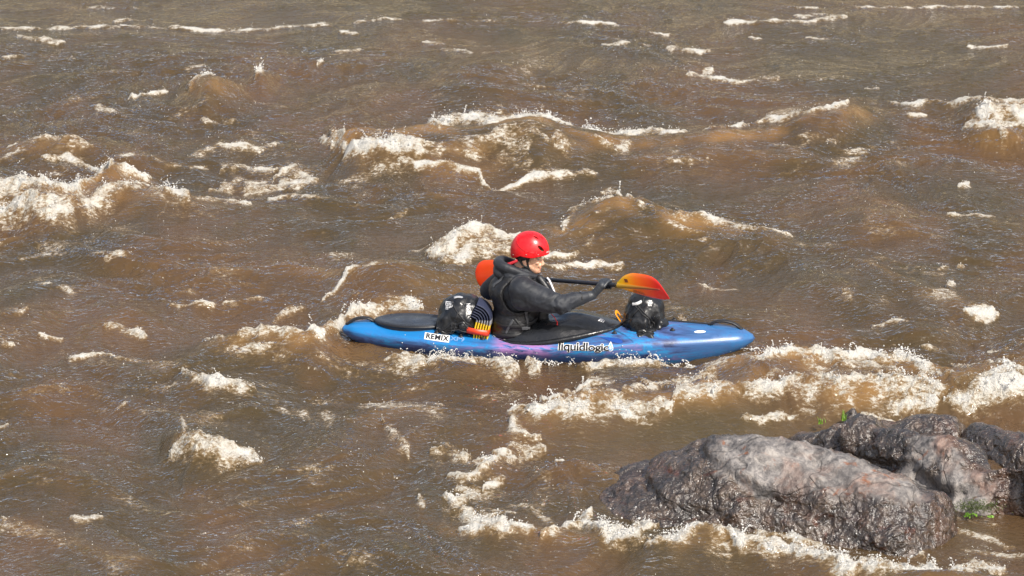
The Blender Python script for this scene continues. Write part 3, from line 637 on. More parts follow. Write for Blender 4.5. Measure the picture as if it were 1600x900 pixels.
# ================================================================== THE KAYAK  (local x forward, y to its left, z up, z = 0 the still water)
KAY = empty('kayak', (.26, 0, 0), R(-4.5), label='blue and purple marbled whitewater kayak afloat in the rapids under the paddler', cat='kayak')
KAY.rotation_euler = (0, R(.5), R(-4.5))
HL = 1.5
def lerp_tab(t, xs, ys): return np.interp(t, xs, ys)
_sx = np.array([-1.5, -1.42, -1.3, -1.1, -.8, -.4, 0, .4, .8, 1.1, 1.3, 1.42, 1.5])
HB = np.array([.045, .115, .160, .215, .285, .325, .335, .318, .268, .205, .152, .108, .040])
SHR = np.array([.130, .135, .130, .122, .115, .112, .118, .130, .140, .143, .147, .152, .155])
DCK = np.array([.155, .182, .190, .190, .190, .150, .165, .222, .250, .246, .236, .218, .180])
KEL = np.array([.10, .05, .01, -.035, -.07, -.09, -.095, -.09, -.075, -.035, .025, .075, .125])
from bisect import bisect
def smooth_tab(x, ys):
    # cubic (Catmull) interpolation through the stations
    i = np.clip(np.searchsorted(_sx, x) - 1, 0, len(_sx) - 2)
    x0, x1 = _sx[i], _sx[i + 1]; t = (x - x0) / (x1 - x0)
    y0, y1 = ys[i], ys[i + 1]
    ml = (ys[i + 1] - ys[np.maximum(i - 1, 0)]) / (_sx[i + 1] - _sx[np.maximum(i - 1, 0)]) * (x1 - x0)
    mr = (ys[np.minimum(i + 2, len(_sx) - 1)] - ys[i]) / (_sx[np.minimum(i + 2, len(_sx) - 1)] - _sx[i]) * (x1 - x0)
    h = t
    return (2*h**3-3*h**2+1)*y0 + (h**3-2*h**2+h)*ml + (-2*h**3+3*h**2)*y1 + (h**3-h**2)*mr
def deck_z(x, y):
    """deck height of the hull at local (x, y)"""
    x = np.asarray(x, float); b = smooth_tab(x, HB); s_ = smooth_tab(x, SHR); d = smooth_tab(x, DCK)
    u = np.clip(np.abs(y) / b, 0, 1)
    return s_ + (d - s_) * np.power(np.clip(1 - u ** 2.3, 0, 1), .62)
CX, CA, CB = .055, .465, .262
def rim_z(x): return np.interp(x, [-.45, -.2, -.025, .15, .35, .45, .54], [.118, .124, .142, .172, .206, .218, .226])
NU, NV = 240, 72
th = np.linspace(-1, 1, NU); xs = HL * np.sign(th) * (1 - (1 - np.abs(th)) ** 1.5)
ang = np.linspace(0, 2 * np.pi, NV, endpoint=False)
V = np.zeros((NU, NV, 3))
for i, x in enumerate(xs):
    b, s_, d, k = (float(smooth_tab(np.array(x), t)) for t in (HB, SHR, DCK, KEL))
    ca, sa = np.cos(ang), np.sin(ang)
    y = b * np.sign(ca) * np.abs(ca) ** np.where(sa > 0, .80, .62)
    u = np.clip(np.abs(y) / max(b, 1e-5), 0, 1)
    zt = s_ + (d - s_) * np.power(np.clip(1 - u ** 2.3, 0, 1), .62)
    zb = s_ - (s_ - k) * np.power(np.clip(1 - u ** 3.0, 0, 1), .55)
    z = np.where(sa >= 0, zt, zb)
    # moulded groove along the side and a soft chine
    z = z - .004 * np.exp(-((u - .80) / .05) ** 2) * (sa > 0) * (abs(x) < 1.2)
    ins = ((x - CX) / CA) ** 2 + (y / CB) ** 2 < .93
    z = np.where((sa > 0) & ins, np.minimum(z, rim_z(x) - .035), z)
    V[i, :, 0] = x; V[i, :, 1] = y; V[i, :, 2] = z
# round both ends
F = grid_faces(NU, NV, wrap_v=True)
Vf = V.reshape(-1, 3)
nV = len(Vf); Vf = np.concatenate([Vf, [[-HL - .022, 0, .126], [HL + .020, 0, .152]]])
tri = [[nV, (k + 1) % NV, k, nV] for k in range(NV)]; base = (NU - 1) * NV
me = mesh_np('hull', Vf, F)
b = bmesh.new(); b.from_mesh(me); b.verts.ensure_lookup_table()
for k in range(NV):
    b.faces.new((b.verts[nV], b.verts[(k + 1) % NV], b.verts[k])); b.faces.new((b.verts[nV + 1], b.verts[base + k], b.verts[base + (k + 1) % NV]))
bmesh.ops.recalc_face_normals(b, faces=b.faces)
HULL_BVH = BVHTree.FromBMesh(b)
hull_me = bm_mesh('hull', b)
k_ = NT('marbled_plastic', .28); O = k_.obj()
big = k_.noise(k_.mapping(O, (.7, 1.2, 3.2)), 3.6, 5, .62, 1.0)
det = k_.noise(k_.mapping(O, (.5, 1, 2.5), loc=(4, 2, 1)), 9, 6, .7, 1.0)
v = k_.math('ADD', k_.math('MULTIPLY', big, .72), k_.math('MULTIPLY', det, .28))
ctm = k_.ramp(v, [(.33, (.012, .018, .045)), (.40, (.032, .045, .12)), (.455, (.05, .095, .24)), (.50, (.035, .14, .34)), (.535, (.012, .21, .46)), (.57, (.06, .11, .27)), (.64, (.17, .13, .32))])
# zones along the boat: bright blue stern, pink amidships, indigo foredeck, mid blue bow
xx = k_.node('ShaderNodeSeparateXYZ', {0: O}).outputs
stern = k_.math('MULTIPLY', k_.smooth(xx[0], -.25, -.45), k_.smooth(xx[2], .09, .16))
stern = k_.math('MULTIPLY', stern, k_.smooth(v, .36, .44))
c1 = k_.mix(k_.math('MULTIPLY', stern, .9), ctm, (.010, .165, .43))
pk = k_.math('MULTIPLY', k_.math('MULTIPLY', k_.smooth(xx[0], -.42, -.30), k_.smooth(xx[0], .12, -.02)), k_.smooth(k_.math('ADD', xx[2], k_.math('MULTIPLY', big, .12)), .085, .135))
c1 = k_.mix(k_.math('MULTIPLY', pk, k_.smooth(det, .38, .50)), c1, (.33, .17, .40))
bow = k_.math('MULTIPLY', k_.smooth(xx[0], .85, 1.15), .72)
c1 = k_.mix(bow, c1, (.036, .115, .275))
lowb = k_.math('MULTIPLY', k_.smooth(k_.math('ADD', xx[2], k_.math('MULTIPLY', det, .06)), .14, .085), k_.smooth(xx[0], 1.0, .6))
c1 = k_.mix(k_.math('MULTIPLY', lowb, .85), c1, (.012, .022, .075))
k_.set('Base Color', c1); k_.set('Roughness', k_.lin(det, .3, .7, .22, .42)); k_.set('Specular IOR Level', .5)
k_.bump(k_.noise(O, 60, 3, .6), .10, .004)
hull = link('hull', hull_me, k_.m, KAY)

black = NT('black_rubber', .42, (.012, .012, .014)); black.bump(black.noise(black.obj(), 90, 3), .35, .003)
BLACK = black.m
# --- stern hatch cover with its rim
HX, HA, HBW = -.985, .275, .165
def hatch_z(): return float(deck_z(HX, 0)) + .006
b = bmesh.new(); n = 64
prof = [(1.0, -.035), (1.03, .0), (1.02, .014), (.96, .022), (.90, .016), (.86, .010), (.6, .018), (.3, .022), (.0, .023)]
rings = []
for q, (rr_, zz) in enumerate(prof):
    ring = []
    for k in range(n):
        a = 2 * math.pi * k / n
        ring.append(b.verts.new((HX + HA * rr_ * math.cos(a), HBW * rr_ * math.sin(a), hatch_z() + zz)))
    rings.append(ring)
for r0, r1 in zip(rings[:-1], rings[1:]):
    for k in range(n): b.faces.new((r0[k], r0[(k + 1) % n], r1[(k + 1) % n], r1[k]))
bmesh.ops.remove_doubles(b, verts=rings[-1], dist=1e-4); bmesh.ops.recalc_face_normals(b, faces=b.faces)
hm = NT('hatch_rubber', .32, (.028, .033, .042)); hm.set('Roughness', hm.lin(hm.noise(hm.obj(), 14, 4), .3, .7, .18, .5)); hm.bump(hm.noise(hm.obj(), 22, 4), .3, .006)
hatch = link('hatch_cover', bm_mesh('hatch', b), hm.m, KAY)
b = bmesh.new()
tube(b, [(HX + (HA + .006) * math.cos(a), (HBW + .005) * math.sin(a), hatch_z() + .004) for a in np.linspace(0, 2 * np.pi, 64, endpoint=False)], .012, 8, closed=True)
link('hatch_rim', bm_mesh('hatch_rim', b), BLACK, hatch)

# --- grab handles at bow and stern
def handle(x0, x1, lift, wavy):
    b = bmesh.new(); z0 = float(deck_z(x0, 0)); z1 = float(deck_z(x1, 0)); pts = []
    for i in range(25):
        t = i / 24; x = x0 + (x1 - x0) * t; s_ = math.sin(math.pi * t) ** .55
        pts.append((x, 0, z0 + (z1 - z0) * t + lift * s_ - .004))
    rad = [.014 * (1 + (.16 * math.cos(i * math.pi) if 5 < i < 19 and wavy else 0)) for i in range(25)]
    tube(b, pts, rad, 10, flat=(1.7, .8), up=(0, 0, 1))
    for x, z in ((x0, z0), (x1, z1)): sphere(b, (x, 0, z + .002), (.022, .02, .012), 2)
    return b
link('grab_handle', bm_mesh('bow_handle', handle(1.19, 1.41, .046, True)), BLACK, KAY)
link('grab_handle', bm_mesh('stern_handle', handle(-1.47, -1.28, .042, True)), BLACK, KAY)

# --- cockpit rim (coaming)
def rim_pt(a, off=0.0, dz=0.0):
    ca, sa = math.cos(a), math.sin(a)
    x = CX + (CA + off) * ca; y = (CB + off) * math.copysign(abs(sa) ** .9, sa) * (1 - .16 * ca)
    return Vector((x, y, float(rim_z(x)) + dz))
b = bmesh.new(); n = 72; loops = []
for off, dz, deck in ((.0, .008, 0), (.03, .0, 0), (.028, -.012, 0), (.006, -.012, 0), (.004, -.03, 0), (.01, 0, 1)):
    ring = []
    for k in range(n):
        p = rim_pt(2 * math.pi * k / n, off, dz)
        if deck: p.z = min(p.z - .03, float(deck_z(p.x, p.y)) - .02)
        ring.append(b.verts.new(p))
    loops.append(ring)
for r0, r1 in zip(loops[:-1], loops[1:]):
    for k in range(n): b.faces.new((r0[k], r1[k], r1[(k + 1) % n], r0[(k + 1) % n]))
bmesh.ops.recalc_face_normals(b, faces=b.faces)
link('cockpit_rim', bm_mesh('cockpit_rim', b), BLACK, KAY)

# --- deck line, bungees and fittings
cord = NT('black_cord', .6, (.014, .014, .016)); cord.bump(cord.noise(cord.obj(), 300, 2), .5, .002); CORD = cord.m
b = bmesh.new()
tube(b, [(x, y_, float(deck_z(x, y_)) + .007) for x, y_ in zip(np.linspace(.62, 1.2, 24), np.linspace(.06, .0, 24))], .006, 8)
link('deck_line', bm_mesh('deck_line', b), CORD, KAY)
def pad_eye(x, y):
    b = bmesh.new(); z = float(deck_z(x, y))
    sphere(b, (x, y, z + .003), (.021, .013, .009), 2); tube(b, catmull([(x - .012, y, z), (x, y, z + .018), (x + .012, y, z)], 6), .0045, 8)
    return b
for x, y in ((-.80, -.19), (-.62, -.215), (-.46, -.22), (-.80, .19), (-.46, .22), (.50, -.19), (.92, -.14), (.50, .19), (.92, .14)):
    link('pad_eye', bm_mesh('pad_eye', pad_eye(x, y)), BLACK, KAY)

# --- decals laid on the hull: every vertex is dropped on to the shell
def text_mesh(txt, size, bold=0.0, extrude=0.0, spacing=1.0, shear=0.0):
    cu = bpy.data.curves.new('t', 'FONT'); cu.body = txt; cu.size = size; cu.offset = bold; cu.extrude = extrude
    cu.space_character = spacing; cu.shear = shear; cu.align_x = 'CENTER'; cu.align_y = 'CENTER'; cu.resolution_u = 4
    o = bpy.data.objects.new('t', cu); COL.objects.link(o)
    dg = bpy.context.evaluated_depsgraph_get(); dg.update()
    me = bpy.data.meshes.new_from_object(o.evaluated_get(dg)); bpy.data.objects.remove(o); bpy.data.curves.remove(cu)
    return me
def lay(name, me, cx, cz, mat, off, sx=1.0, sz=1.0, slope=0.0, grid=None):
    """x,y of a flat mesh -> local x and height on the near (-y) side of the hull"""
    b = bmesh.new(); b.from_mesh(me)
    bmesh.ops.triangulate(b, faces=b.faces)
    for _ in range(2):
        es = [e for e in b.edges if e.calc_length() > .02]
        if es: bmesh.ops.subdivide_edges(b, edges=es, cuts=1); bmesh.ops.triangulate(b, faces=b.faces)
    for v in b.verts:
        x = cx + v.co.x * sx; z = cz + v.co.y * sz + slope * v.co.x * sx
        # look level with a downward cast of 35 degrees, so lettering lies on the shoulder of the hull
        o = Vector((x, -1.0, z)); h = HULL_BVH.ray_cast(o, Vector((0, 1, 0)))
        if h[0] is None: h = HULL_BVH.find_nearest(Vector((x, -.3, z)))
        n_ = h[1]; n_ = -n_ if n_.y > 0 and abs(n_.y) > .05 else n_
        v.co = h[0] + n_ * off
    r = bm_mesh(name, b); return r
def plate(pts):
    b = bmesh.new(); vs_ = [b.verts.new((p[0], p[1], 0)) for p in pts]; b.faces.new(vs_); return bm_mesh('plate', b)
white_d = NT('decal_white', .35, (.72, .72, .70)).m; black_d = NT('decal_black', .35, (.012, .012, .015)).m; pale_d = NT('decal_faded', .4, (.16, .30, .56)).m
blue_d = NT('decal_blue', .3, (.16, .36, .72)).m; navy_d = NT('drain_blue', .3, (.012, .06, .28)).m
def px_local(px): return (px - 800) / 213.0 - .26
# brand name on the near side
LX = px_local(916) ; LZ = .134
W = (953 - 873) / 213.0
tm = text_mesh('liquidlogic', .1, .0068, spacing=.96); xsb = co(tm); wid = xsb[:, 0].max() - xsb[:, 0].min()
LOGO = link('side_lettering', lay('logo_back', tm, LX, LZ, None, .0025, W / wid, .62), white_d, KAY, smooth=False)
tm = text_mesh('liquidlogic', .1, .0022, spacing=.96)
link('letters', lay('logo', tm, LX, LZ, None, .0045, W / wid * .995, .62), black_d, LOGO, smooth=False)
def drop(s):
    pts = [(0, 1.25)]; 
    for k in range(1, 24):
        a = math.pi / 2 - 2 * math.pi * k / 24; r = .62
        x = r * math.cos(a); y = -.25 + r * math.sin(a)
        if y > .0: x *= max(0, 1 - (y / .9)) ; y = y * 2.6
        pts.append((x * s, y * s) if False else (x, y))
    return [(x * s, y * s) for x, y in pts]
DX = px_local(957.5)
link('drop_emblem', lay('drop1', plate(drop(.034)), DX, LZ + .004, None, .0025), white_d, LOGO, smooth=False)
link('drop_emblem', lay('drop2', plate(drop(.025)), DX, LZ + .003, None, .0045), blue_d, LOGO, smooth=False)
link('drop_emblem', lay('drop3', plate(drop(.012)), DX, LZ + .000, None, .006), white_d, LOGO, smooth=False)
# model name on the stern
RX0, RX1 = px_local(669), px_local(705); RZ = .150
rc = (RX0 + RX1) / 2; rw = RX1 - RX0
pl = plate([(-rw / 2 - .010, -.016), (rw / 2 + .006, -.016), (rw / 2 + .006, .016), (-rw / 2 - .010, .016)])
RM = link('stern_lettering', lay('remix_back', pl, rc, RZ, None, .0025, slope=-.06), white_d, KAY, smooth=False)
tm = text_mesh('REMIX', .1, .0030, spacing=1.05); xsb = co(tm); wid = xsb[:, 0].max() - xsb[:, 0].min()
link('letters', lay('remix', tm, rc, RZ, None, .0045, rw / wid, .31, slope=-.06), black_d, RM, smooth=False)
tm = text_mesh('XP9', .1, .003, spacing=1.05)
link('faded_letters', lay('xp', tm, rc + rw / 2 + .065, RZ - .006, None, .0035, rw / wid * 1.0, .22, slope=-.06), pale_d, RM, smooth=False)
# moulded drain scoop on the foredeck shoulder
ell = [(.085 * math.cos(a), .0125 * math.sin(a) * (1 + .9 * math.cos(a)) / 1.3 - .010 * math.cos(a)) for a in np.linspace(0, 2 * np.pi, 28, endpoint=False)]
link('deck_badge', lay('badge', plate(ell), px_local(958), .180, None, .003), navy_d, KAY, smooth=False)
ell = [(.042 * math.cos(a), .006 * math.sin(a)) for a in np.linspace(0, 2 * np.pi, 28, endpoint=False)]
link('deck_badge', lay('badge2', plate(ell), px_local(1094), .222, None, .002), white_d, KAY, smooth=False)

def to_world(p): return KAY.matrix_basis @ Vector(p)
# ================================================================== DRY BAGS
def pvc(name, base=(.010, .011, .013), rough=.24):
    k = NT(name, rough, base); o = k.obj()
    k.set('Roughness', k.lin(k.noise(o, 11, 4), .3, .7, rough - .06, rough + .22))
    k.bump(k.math('ADD', k.noise(k.mapping(o, (1, 1, .6)), 26, 3, .5, 1.0), k.math('MULTIPLY', k.noise(o, 90, 2), .12)), .30, .012)
    return k.m
BAGM = pvc('dry_bag_vinyl')
def crumple(me, amp, sc, seed, zone=None):
    V = co(me); N = nrm(me); P = V * sc + seed
    d = ridge3(P * np.array([1, 1, .75]), 3, .45) * .55 + fbm3(P * .5, 2) * .7
    a = amp if zone is None else amp * zone(V)
    setco(me, V + N * (d * a)[:, None] if np.ndim(a) == 0 else V + N * (d * a)[:, None])
def bag_plate(bag_me, name, shape, cx, cz, mat, sx=1, sz=1, off=.003, rot=0.0, parent=None):
    bv = BVHTree.FromPolygons([v.co[:] for v in bag_me.vertices], [p.vertices[:] for p in bag_me.polygons])
    b = bmesh.new(); b.from_mesh(shape); bmesh.ops.triangulate(b, faces=b.faces)
    for _ in range(3):
        es = [e for e in b.edges if e.calc_length() * max(sx, sz) > .010]
        if es: bmesh.ops.subdivide_edges(b, edges=es, cuts=1); bmesh.ops.triangulate(b, faces=b.faces)
    c, s_ = math.cos(rot), math.sin(rot)
    for v in b.verts:
        x, z = v.co.x * sx, v.co.y * sz
        o = Vector((cx + x * c - z * s_, -1.2, cz + x * s_ + z * c + 1.2 * .2679))
        h = bv.ray_cast(o, Vector((0, 1, -.2679)).normalized())
        v.co = (h[0] + h[1] * off) if h[0] is not None else o
    return link(name, bm_mesh(name, b), mat, parent, smooth=False)

# --- rear bag, lying on the stern deck behind the paddler
RB = empty('dry_bag', (-.365, 0, .16), R(-4.5), label='black dry bag with white emblems strapped on the stern deck behind the paddler', cat='dry bag', group='dry bags on the kayak')
b = bmesh.new()
sphere(b, (0, 0, .135), (.168, .155, .135), 4); sphere(b, (-.085, 0, .10), (.085, .145, .105), 4); sphere(b, (.05, 0, .17), (.10, .13, .10), 4)
sphere(b, (-.01, 0, .22), (.075, .12, .055), 4); capsule(b, (-.11, -.06, .04), .055, (.13, -.06, .05), .05)
sphere(b, (.02, -.10, .075), (.09, .07, .06), 3); sphere(b, (.06, -.12, .11), (.035, .04, .05), 3)
me = remeshed(b, .0075, 6, 'bag')
crumple(me, .024, 8, 3.0, lambda V: .45 + 1.3 * sstep(.20, .04, V[:, 2]) * sstep(.02, -.1, V[:, 1]))
crumple(me, .0055, 22, 8.0, lambda V: .2 + 1.2 * sstep(.19, .06, V[:, 2]) * sstep(.05, -.08, V[:, 1]))
rbody = link('bag_body', me, BAGM, RB)
emb_w = NT('bag_print_white', .4, (.62, .62, .62)).m
def emblem():
    b = bmesh.new()
    def quad(x0, y0, x1, y1):
        vs_ = [b.verts.new(p) for p in ((x0, y0, 0), (x1, y0, 0), (x1, y1, 0), (x0, y1, 0))]; b.faces.new(vs_)
    for x0, y0, x1, y1 in ((-1, .80, .9, 1), (-1, .1, -.78, .8), (.7, -.2, .9, .8), (-.55, .25, -.3, .65), (-.15, .25, .1, .65), (.25, .25, .5, .65), (-.55, .05, .5, .16), (-.9, -.2, -.2, -.02), (-.8, -.75, -.55, -.3), (-.4, -.75, -.1, -.3), (.05, -.6, .3, -.2), (.35, -.45, .6, -.1), (-.85, -.98, -.1, -.84)): quad(x0, y0, x1, y1)
    return bm_mesh('emblem', b)
bag_plate(me, 'printed_emblem', emblem(), -.085, .19, emb_w, .030, .030, .0025, -.05, rbody)
bag_plate(me, 'printed_letters', text_mesh('NRS', 1, .03), .055, .185, emb_w, .026, .040, .0025, R(-84), rbody)
b = bmesh.new()
tube(b, [Vector((-.055 + .09 * t, -.06 + .02 * t, .272 - .05 * (t - .35) ** 2)) for t in np.linspace(0, 1, 10)], .012, 8, flat=(1.6, .55), up=(0, 0, 1))
link('carry_strap', bm_mesh('strap', b), NT('strap_grey', .5, (.34, .35, .37)).m, RB)
def bag_cord(pts, me_, r=.0045, off=.004):
    """a cord pulled tight over the bag"""
    bv = BVHTree.FromPolygons([v.co[:] for v in me_.vertices], [p.vertices[:] for p in me_.polygons])
    out = []
    for p in catmull(pts, 10):
        h = bv.find_nearest(p); out.append(h[0] + h[1] * off)
    b = bmesh.new(); tube(b, out, r, 8); return b
for pts in ([(-.16, -.12, .02), (-.06, -.16, .10), (.0, -.13, .20), (.04, -.05, .26)], [(.12, -.13, .02), (.05, -.16, .10), (-.03, -.14, .19), (-.07, -.05, .25)], [(-.10, -.17, .02), (-.02, -.18, .05), (.10, -.16, .03)], [(-.05, -.16, .02), (-.03, -.17, .09), (.03, -.17, .10), (.06, -.15, .02)]):
    link('bungee_cord', bm_mesh('bungee', bag_cord(pts, me)), CORD, RB)

# --- front bag, upright on the foredeck
FB = empty('dry_bag', (.968, -.055, .165), R(-4.5), label='crumpled black roll-top dry bag on the foredeck below the right paddle blade', cat='dry bag', group='dry bags on the kayak')
b = bmesh.new()
sphere(b, (0, 0, .145), (.140, .135, .145), 4); capsule(b, (.0, 0, .10), .138, (.0, 0, .18), .125)
sphere(b, (.045, 0, .19), (.095, .11, .095), 4); sphere(b, (.085, -.03, .06), (.07, .1, .07), 3); capsule(b, (-.06, -.11, .0), .05, (.05, -.12, .02), .045)
sphere(b, (-.01, -.10, .10), (.07, .06, .06), 3)
sphere(b, (.0, 0, .235), (.115, .11, .065), 4); capsule(b, (-.05, -.15, -.025), .045, (.04, -.16, -.01), .04)
me = remeshed(b, .0075, 6, 'bag')
crumple(me, .028, 7.5, 15.0, lambda V: .35 + 1.3 * sstep(.21, .10, V[:, 2]) * sstep(.02, -.08, V[:, 1]))
crumple(me, .0065, 20, 2.0, lambda V: .2 + 1.3 * sstep(.20, .10, V[:, 2]) * sstep(.05, -.08, V[:, 1]))
fbody = link('bag_body', me, BAGM, FB)
bag_plate(me, 'printed_letters', text_mesh('NRS', 1, .04), .043, .222, emb_w, .024, .034, .0025, R(-92), fbody)
for pts in ([(-.135, -.02, .03), (-.11, -.09, .10), (-.05, -.12, .19), (.0, -.08, .26), (.02, 0, .30)], [(.135, -.04, .04), (.06, -.12, .12), (-.01, -.13, .2), (-.07, -.07, .25)], [(-.12, -.11, .0), (-.03, -.17, .02), (.06, -.16, .03), (.13, -.09, .03)], [(-.07, -.12, .24), (-.03, -.13, .20), (.03, -.14, .13), (.04, -.14, .05)]):
    link('bungee_cord', bm_mesh('bungee', bag_cord(pts, me)), CORD, FB)
b = bmesh.new(); tube(b, catmull([(-.085, -.085, .235), (-.05, -.105, .245), (-.015, -.10, .262)], 6), .009, 8, flat=(1.3, .5), up=(0, -1, .4))
link('buckle', bm_mesh('buckle', b), emb_w, FB)

# ================================================================== FOLDED FOAM PAD
PAD = empty('sleeping_pad', (-.222, -.07, .14), R(-4.5), label='folded corrugated foam pad, yellow and navy, held by a red strap behind the paddler', cat='foam pad')
PAD.scale = (.90, .95, .90)
path = catmull([(.030, 0, -.02), (.034, 0, .05), (.044, 0, .10), (.055, 0, .145), (.052, 0, .195), (.018, 0, .245), (-.040, 0, .275)], 9)
pm = NT('pad_foam', .7); pz = pm.attr('run'); pn_ = pm.noise(pm.obj(), 40, 3)
pm.set('Base Color', pm.mix(pm.smooth(pz, .55, .57), pm.mix(pm.smooth(pz, .42, .435), (.72, .50, .02), (.27, .27, .29)), (.018, .024, .055)))
pm.bump(pn_, .2, .003)
NL = 6
for q in range(NL):
    b = bmesh.new(); offp = []; n = len(path)
    for i, p in enumerate(path):
        T = (path[min(i + 1, n - 1)] - path[max(i - 1, 0)]).normalized(); Nn = Vector((T.z, 0, -T.x))
        offp.append(p + Nn * ((q - 4.0) * .0215 + .0))
    rg = tube(b, offp, 1.0, 12, flat=[(.115, .0118 * (1 + .05 * math.sin(i))) for i in range(n)], up=[Vector((T_.z, 0, -T_.x)) for T_ in [(path[min(i + 1, n - 1)] - path[max(i - 1, 0)]).normalized() for i in range(n)]])
    me = bm_mesh('fold', b)
    run = np.repeat(np.linspace(0, 1, n), 12)
    fattr(me, 'run', run)
    link('foam_fold', me, pm.m, PAD)
b = bmesh.new()
pts = [(-.105, -.121, .085), (-.03, -.124, .072), (.05, -.121, .060), (.066, -.1, .060), (.068, .1, .060), (.05, .121, .06), (-.09, .121, .085), (-.115, .1, .086), (-.117, -.1, .086)]
tube(b, catmull(pts, 5, closed=True), 1.0, 8, closed=True, flat=(.020, .0022), up=[Vector((0, -1, 0))] * 45 if False else None) if False else None
P_ = [Vector(p) for p in pts]; outer = []
for p in P_:
    outer.append([b.verts.new(p + Vector((0, 0, dz)) + Vector((p.x + .03, p.y, 0)).normalized() * o_) for dz, o_ in ((-.024, 0), (.024, 0), (.024, .006), (-.024, .006))])
for i in range(len(outer)):
    a, c = outer[i], outer[(i + 1) % len(outer)]
    for k in range(4): b.faces.new((a[k], a[(k + 1) % 4], c[(k + 1) % 4], c[k]))
bmesh.ops.recalc_face_normals(b, faces=b.faces)
link('strap', bm_mesh('strap', b), NT('strap_red', .4, (.66, .045, .012)).m, PAD)

# ================================================================== PADDLE
PD = Vector((-.742, .660, -.120)).normalized(); PC = Vector((.953, -.44, .612))      # direction right blade -> left blade, centre of the right blade
PAR = Matrix.Identity(3); W_ = (Vector((0, 0, 1)) - PD * PD.z).normalized(); N_ = PD.cross(W_)
M3 = Matrix((PD, W_, N_)).transposed()                                              # local x along the shaft, y across the blade, z out of it
PAD_E = empty('paddle', PC + PD * .70, label='black-shafted kayak paddle with yellow-to-red blades held by the paddler', cat='paddle')
PAD_E.rotation_euler = M3.to_euler()
def ploc(s, w=0, n=0): return Vector((s - .70, w, n))
sh = NT('shaft_carbon', .35, (.018, .021, .028)); sh.bump(sh.noise(sh.obj(), 60, 2), .1, .002)
b = bmesh.new(); tube(b, [ploc(s) for s in np.linspace(.20, 1.16, 20)], .0155, 16)
shaft = link('shaft', bm_mesh('shaft', b), sh.m, PAD_E)
b = bmesh.new()
for s in (.255, .268): tube(b, [ploc(s - .005), ploc(s + .005)], .019, 16)
link('drip_ring', bm_mesh('ring', b), BLACK, shaft)
bl = NT('blade_fibreglass', .22); g_ = bl.attr('grad'); g2 = bl.math('ADD', g_, bl.math('MULTIPLY', bl.math('SUBTRACT', bl.noise(bl.obj(), 9, 3), .5), .10))
bl.set('Base Color', bl.ramp(g2, [(.02, (.60, .44, .01)), (.20, (.85, .36, .005)), (.36, (.92, .18, .004)), (.60, (.88, .07, .006)), (.78, (.80, .018, .010)), (1.0, (.70, .012, .02))]))
bl.set('Coat Weight', .25)
def blade(sgn, outline_up, outline_lo, grad0=0.0, grad1=1.0):
    """outlines: (distance from throat, half width) pairs"""
    L = outline_up[-1][0]; nu, nv = 60, 17
    a = np.linspace(0, 1, nu) ** .9 * L
    up = np.interp(a, [p[0] for p in outline_up], [p[1] for p in outline_up]); lo = np.interp(a, [p[0] for p in outline_lo], [p[1] for p in outline_lo])
    k = np.array([.25, .5, .25])
    for arr in (up, lo): arr[1:-1] = np.convolve(arr, k, 'valid'); arr[1:-1] = np.convolve(arr, k, 'valid')
    V = []; g = []
    for side in (1, -1):
        for i in range(nu):
            for j in range(nv):
                t = j / (nv - 1); wv = lo[i] + (up[i] - lo[i]) * t
                edge = min(t, 1 - t, .12) / .12; e2 = min((L - a[i]) / .02, 1)
                curve = .035 * (a[i] / L) ** 2 - .9 * wv * wv
                th_ = .0024 * max(edge, .3) * max(e2, .3)
                V.append((sgn * a[i], wv, -curve + side * th_)); g.append(grad0 + (grad1 - grad0) * a[i] / L)
    F = grid_faces(nu, nv); F2 = F[:, ::-1] + nu * nv
    me = mesh_np('blade', V, np.concatenate([F, F2])); fattr(me, 'grad', g)
    b = bmesh.new(); b.from_mesh(me); bmesh.ops.bridge_loops(b, edges=[e for e in b.edges if e.is_boundary]); bmesh.ops.recalc_face_normals(b, faces=b.faces)
    me2 = bm_mesh('blade', b); return me2
U1 = [(0, .014), (.030, .030), (.060, .060), (.10, .082), (.16, .098), (.22, .098), (.30, .095), (.36, .086), (.41, .066), (.45, .036), (.49, -.006), (.52, -.040), (.530, -.056)]
L1 = [(0, -.014), (.06, -.026), (.12, -.036), (.20, -.050), (.28, -.062), (.36, -.072), (.44, -.075), (.50, -.071), (.530, -.062)]
m1 = blade(-1, U1, L1); m1.transform(Matrix.Translation(ploc(.27)))
BR = link('blade', m1, bl.m, PAD_E, label='yellow throat running to orange and red tip')
U2 = [(0, .014), (.06, .06), (.12, .09), (.20, .118), (.32, .118), (.40, .112), (.44, .094), (.465, .06), (.475, .02)]
L2 = [(0, -.014), (.06, -.04), (.14, -.07), (.24, -.100), (.34, -.114), (.40, -.112), (.44, -.096), (.465, -.062), (.475, -.02)]
m2 = blade(1, U2, L2, .45, .66); m2.transform(Matrix.Translation(ploc(1.145)))
BLD = link('blade', m2, bl.m, PAD_E, label='red outer half showing behind the paddler')
rib = NT('blade_rib', .35); rg_ = rib.node('ShaderNodeSeparateXYZ', {0: rib.obj()}).outputs[0]
rib.set('Base Color', rib.mix(rib.lin(rg_, -.9, -.45), (.24, .012, .02), (.42, .24, .01)))
def blade_pt(s, w=0.0, out=.0):
    a = s; return ploc(.27 - a, w, -(.035 * (a / .53) ** 2 - .9 * w * w) + out)
NS = -1 if (M3 @ Vector((0, 0, 1))).y > 0 else 1           # side of the blade that faces the near bank
b = bmesh.new(); tube(b, [blade_pt(s, -.001, NS * .004) for s in np.linspace(0, .44, 20)], [.0185 - .0125 * t for t in np.linspace(0, 1, 20)], 12, flat=(1.0, .75), up=tuple((0, 0, 1)))
link('rib', bm_mesh('rib', b), rib.m, BR)
ink = NT('blade_print', .4, (.16, .035, .008)).m
b = bmesh.new(); qd = [(.085, .052), (.118, .052), (.128, .028), (.098, .028)]
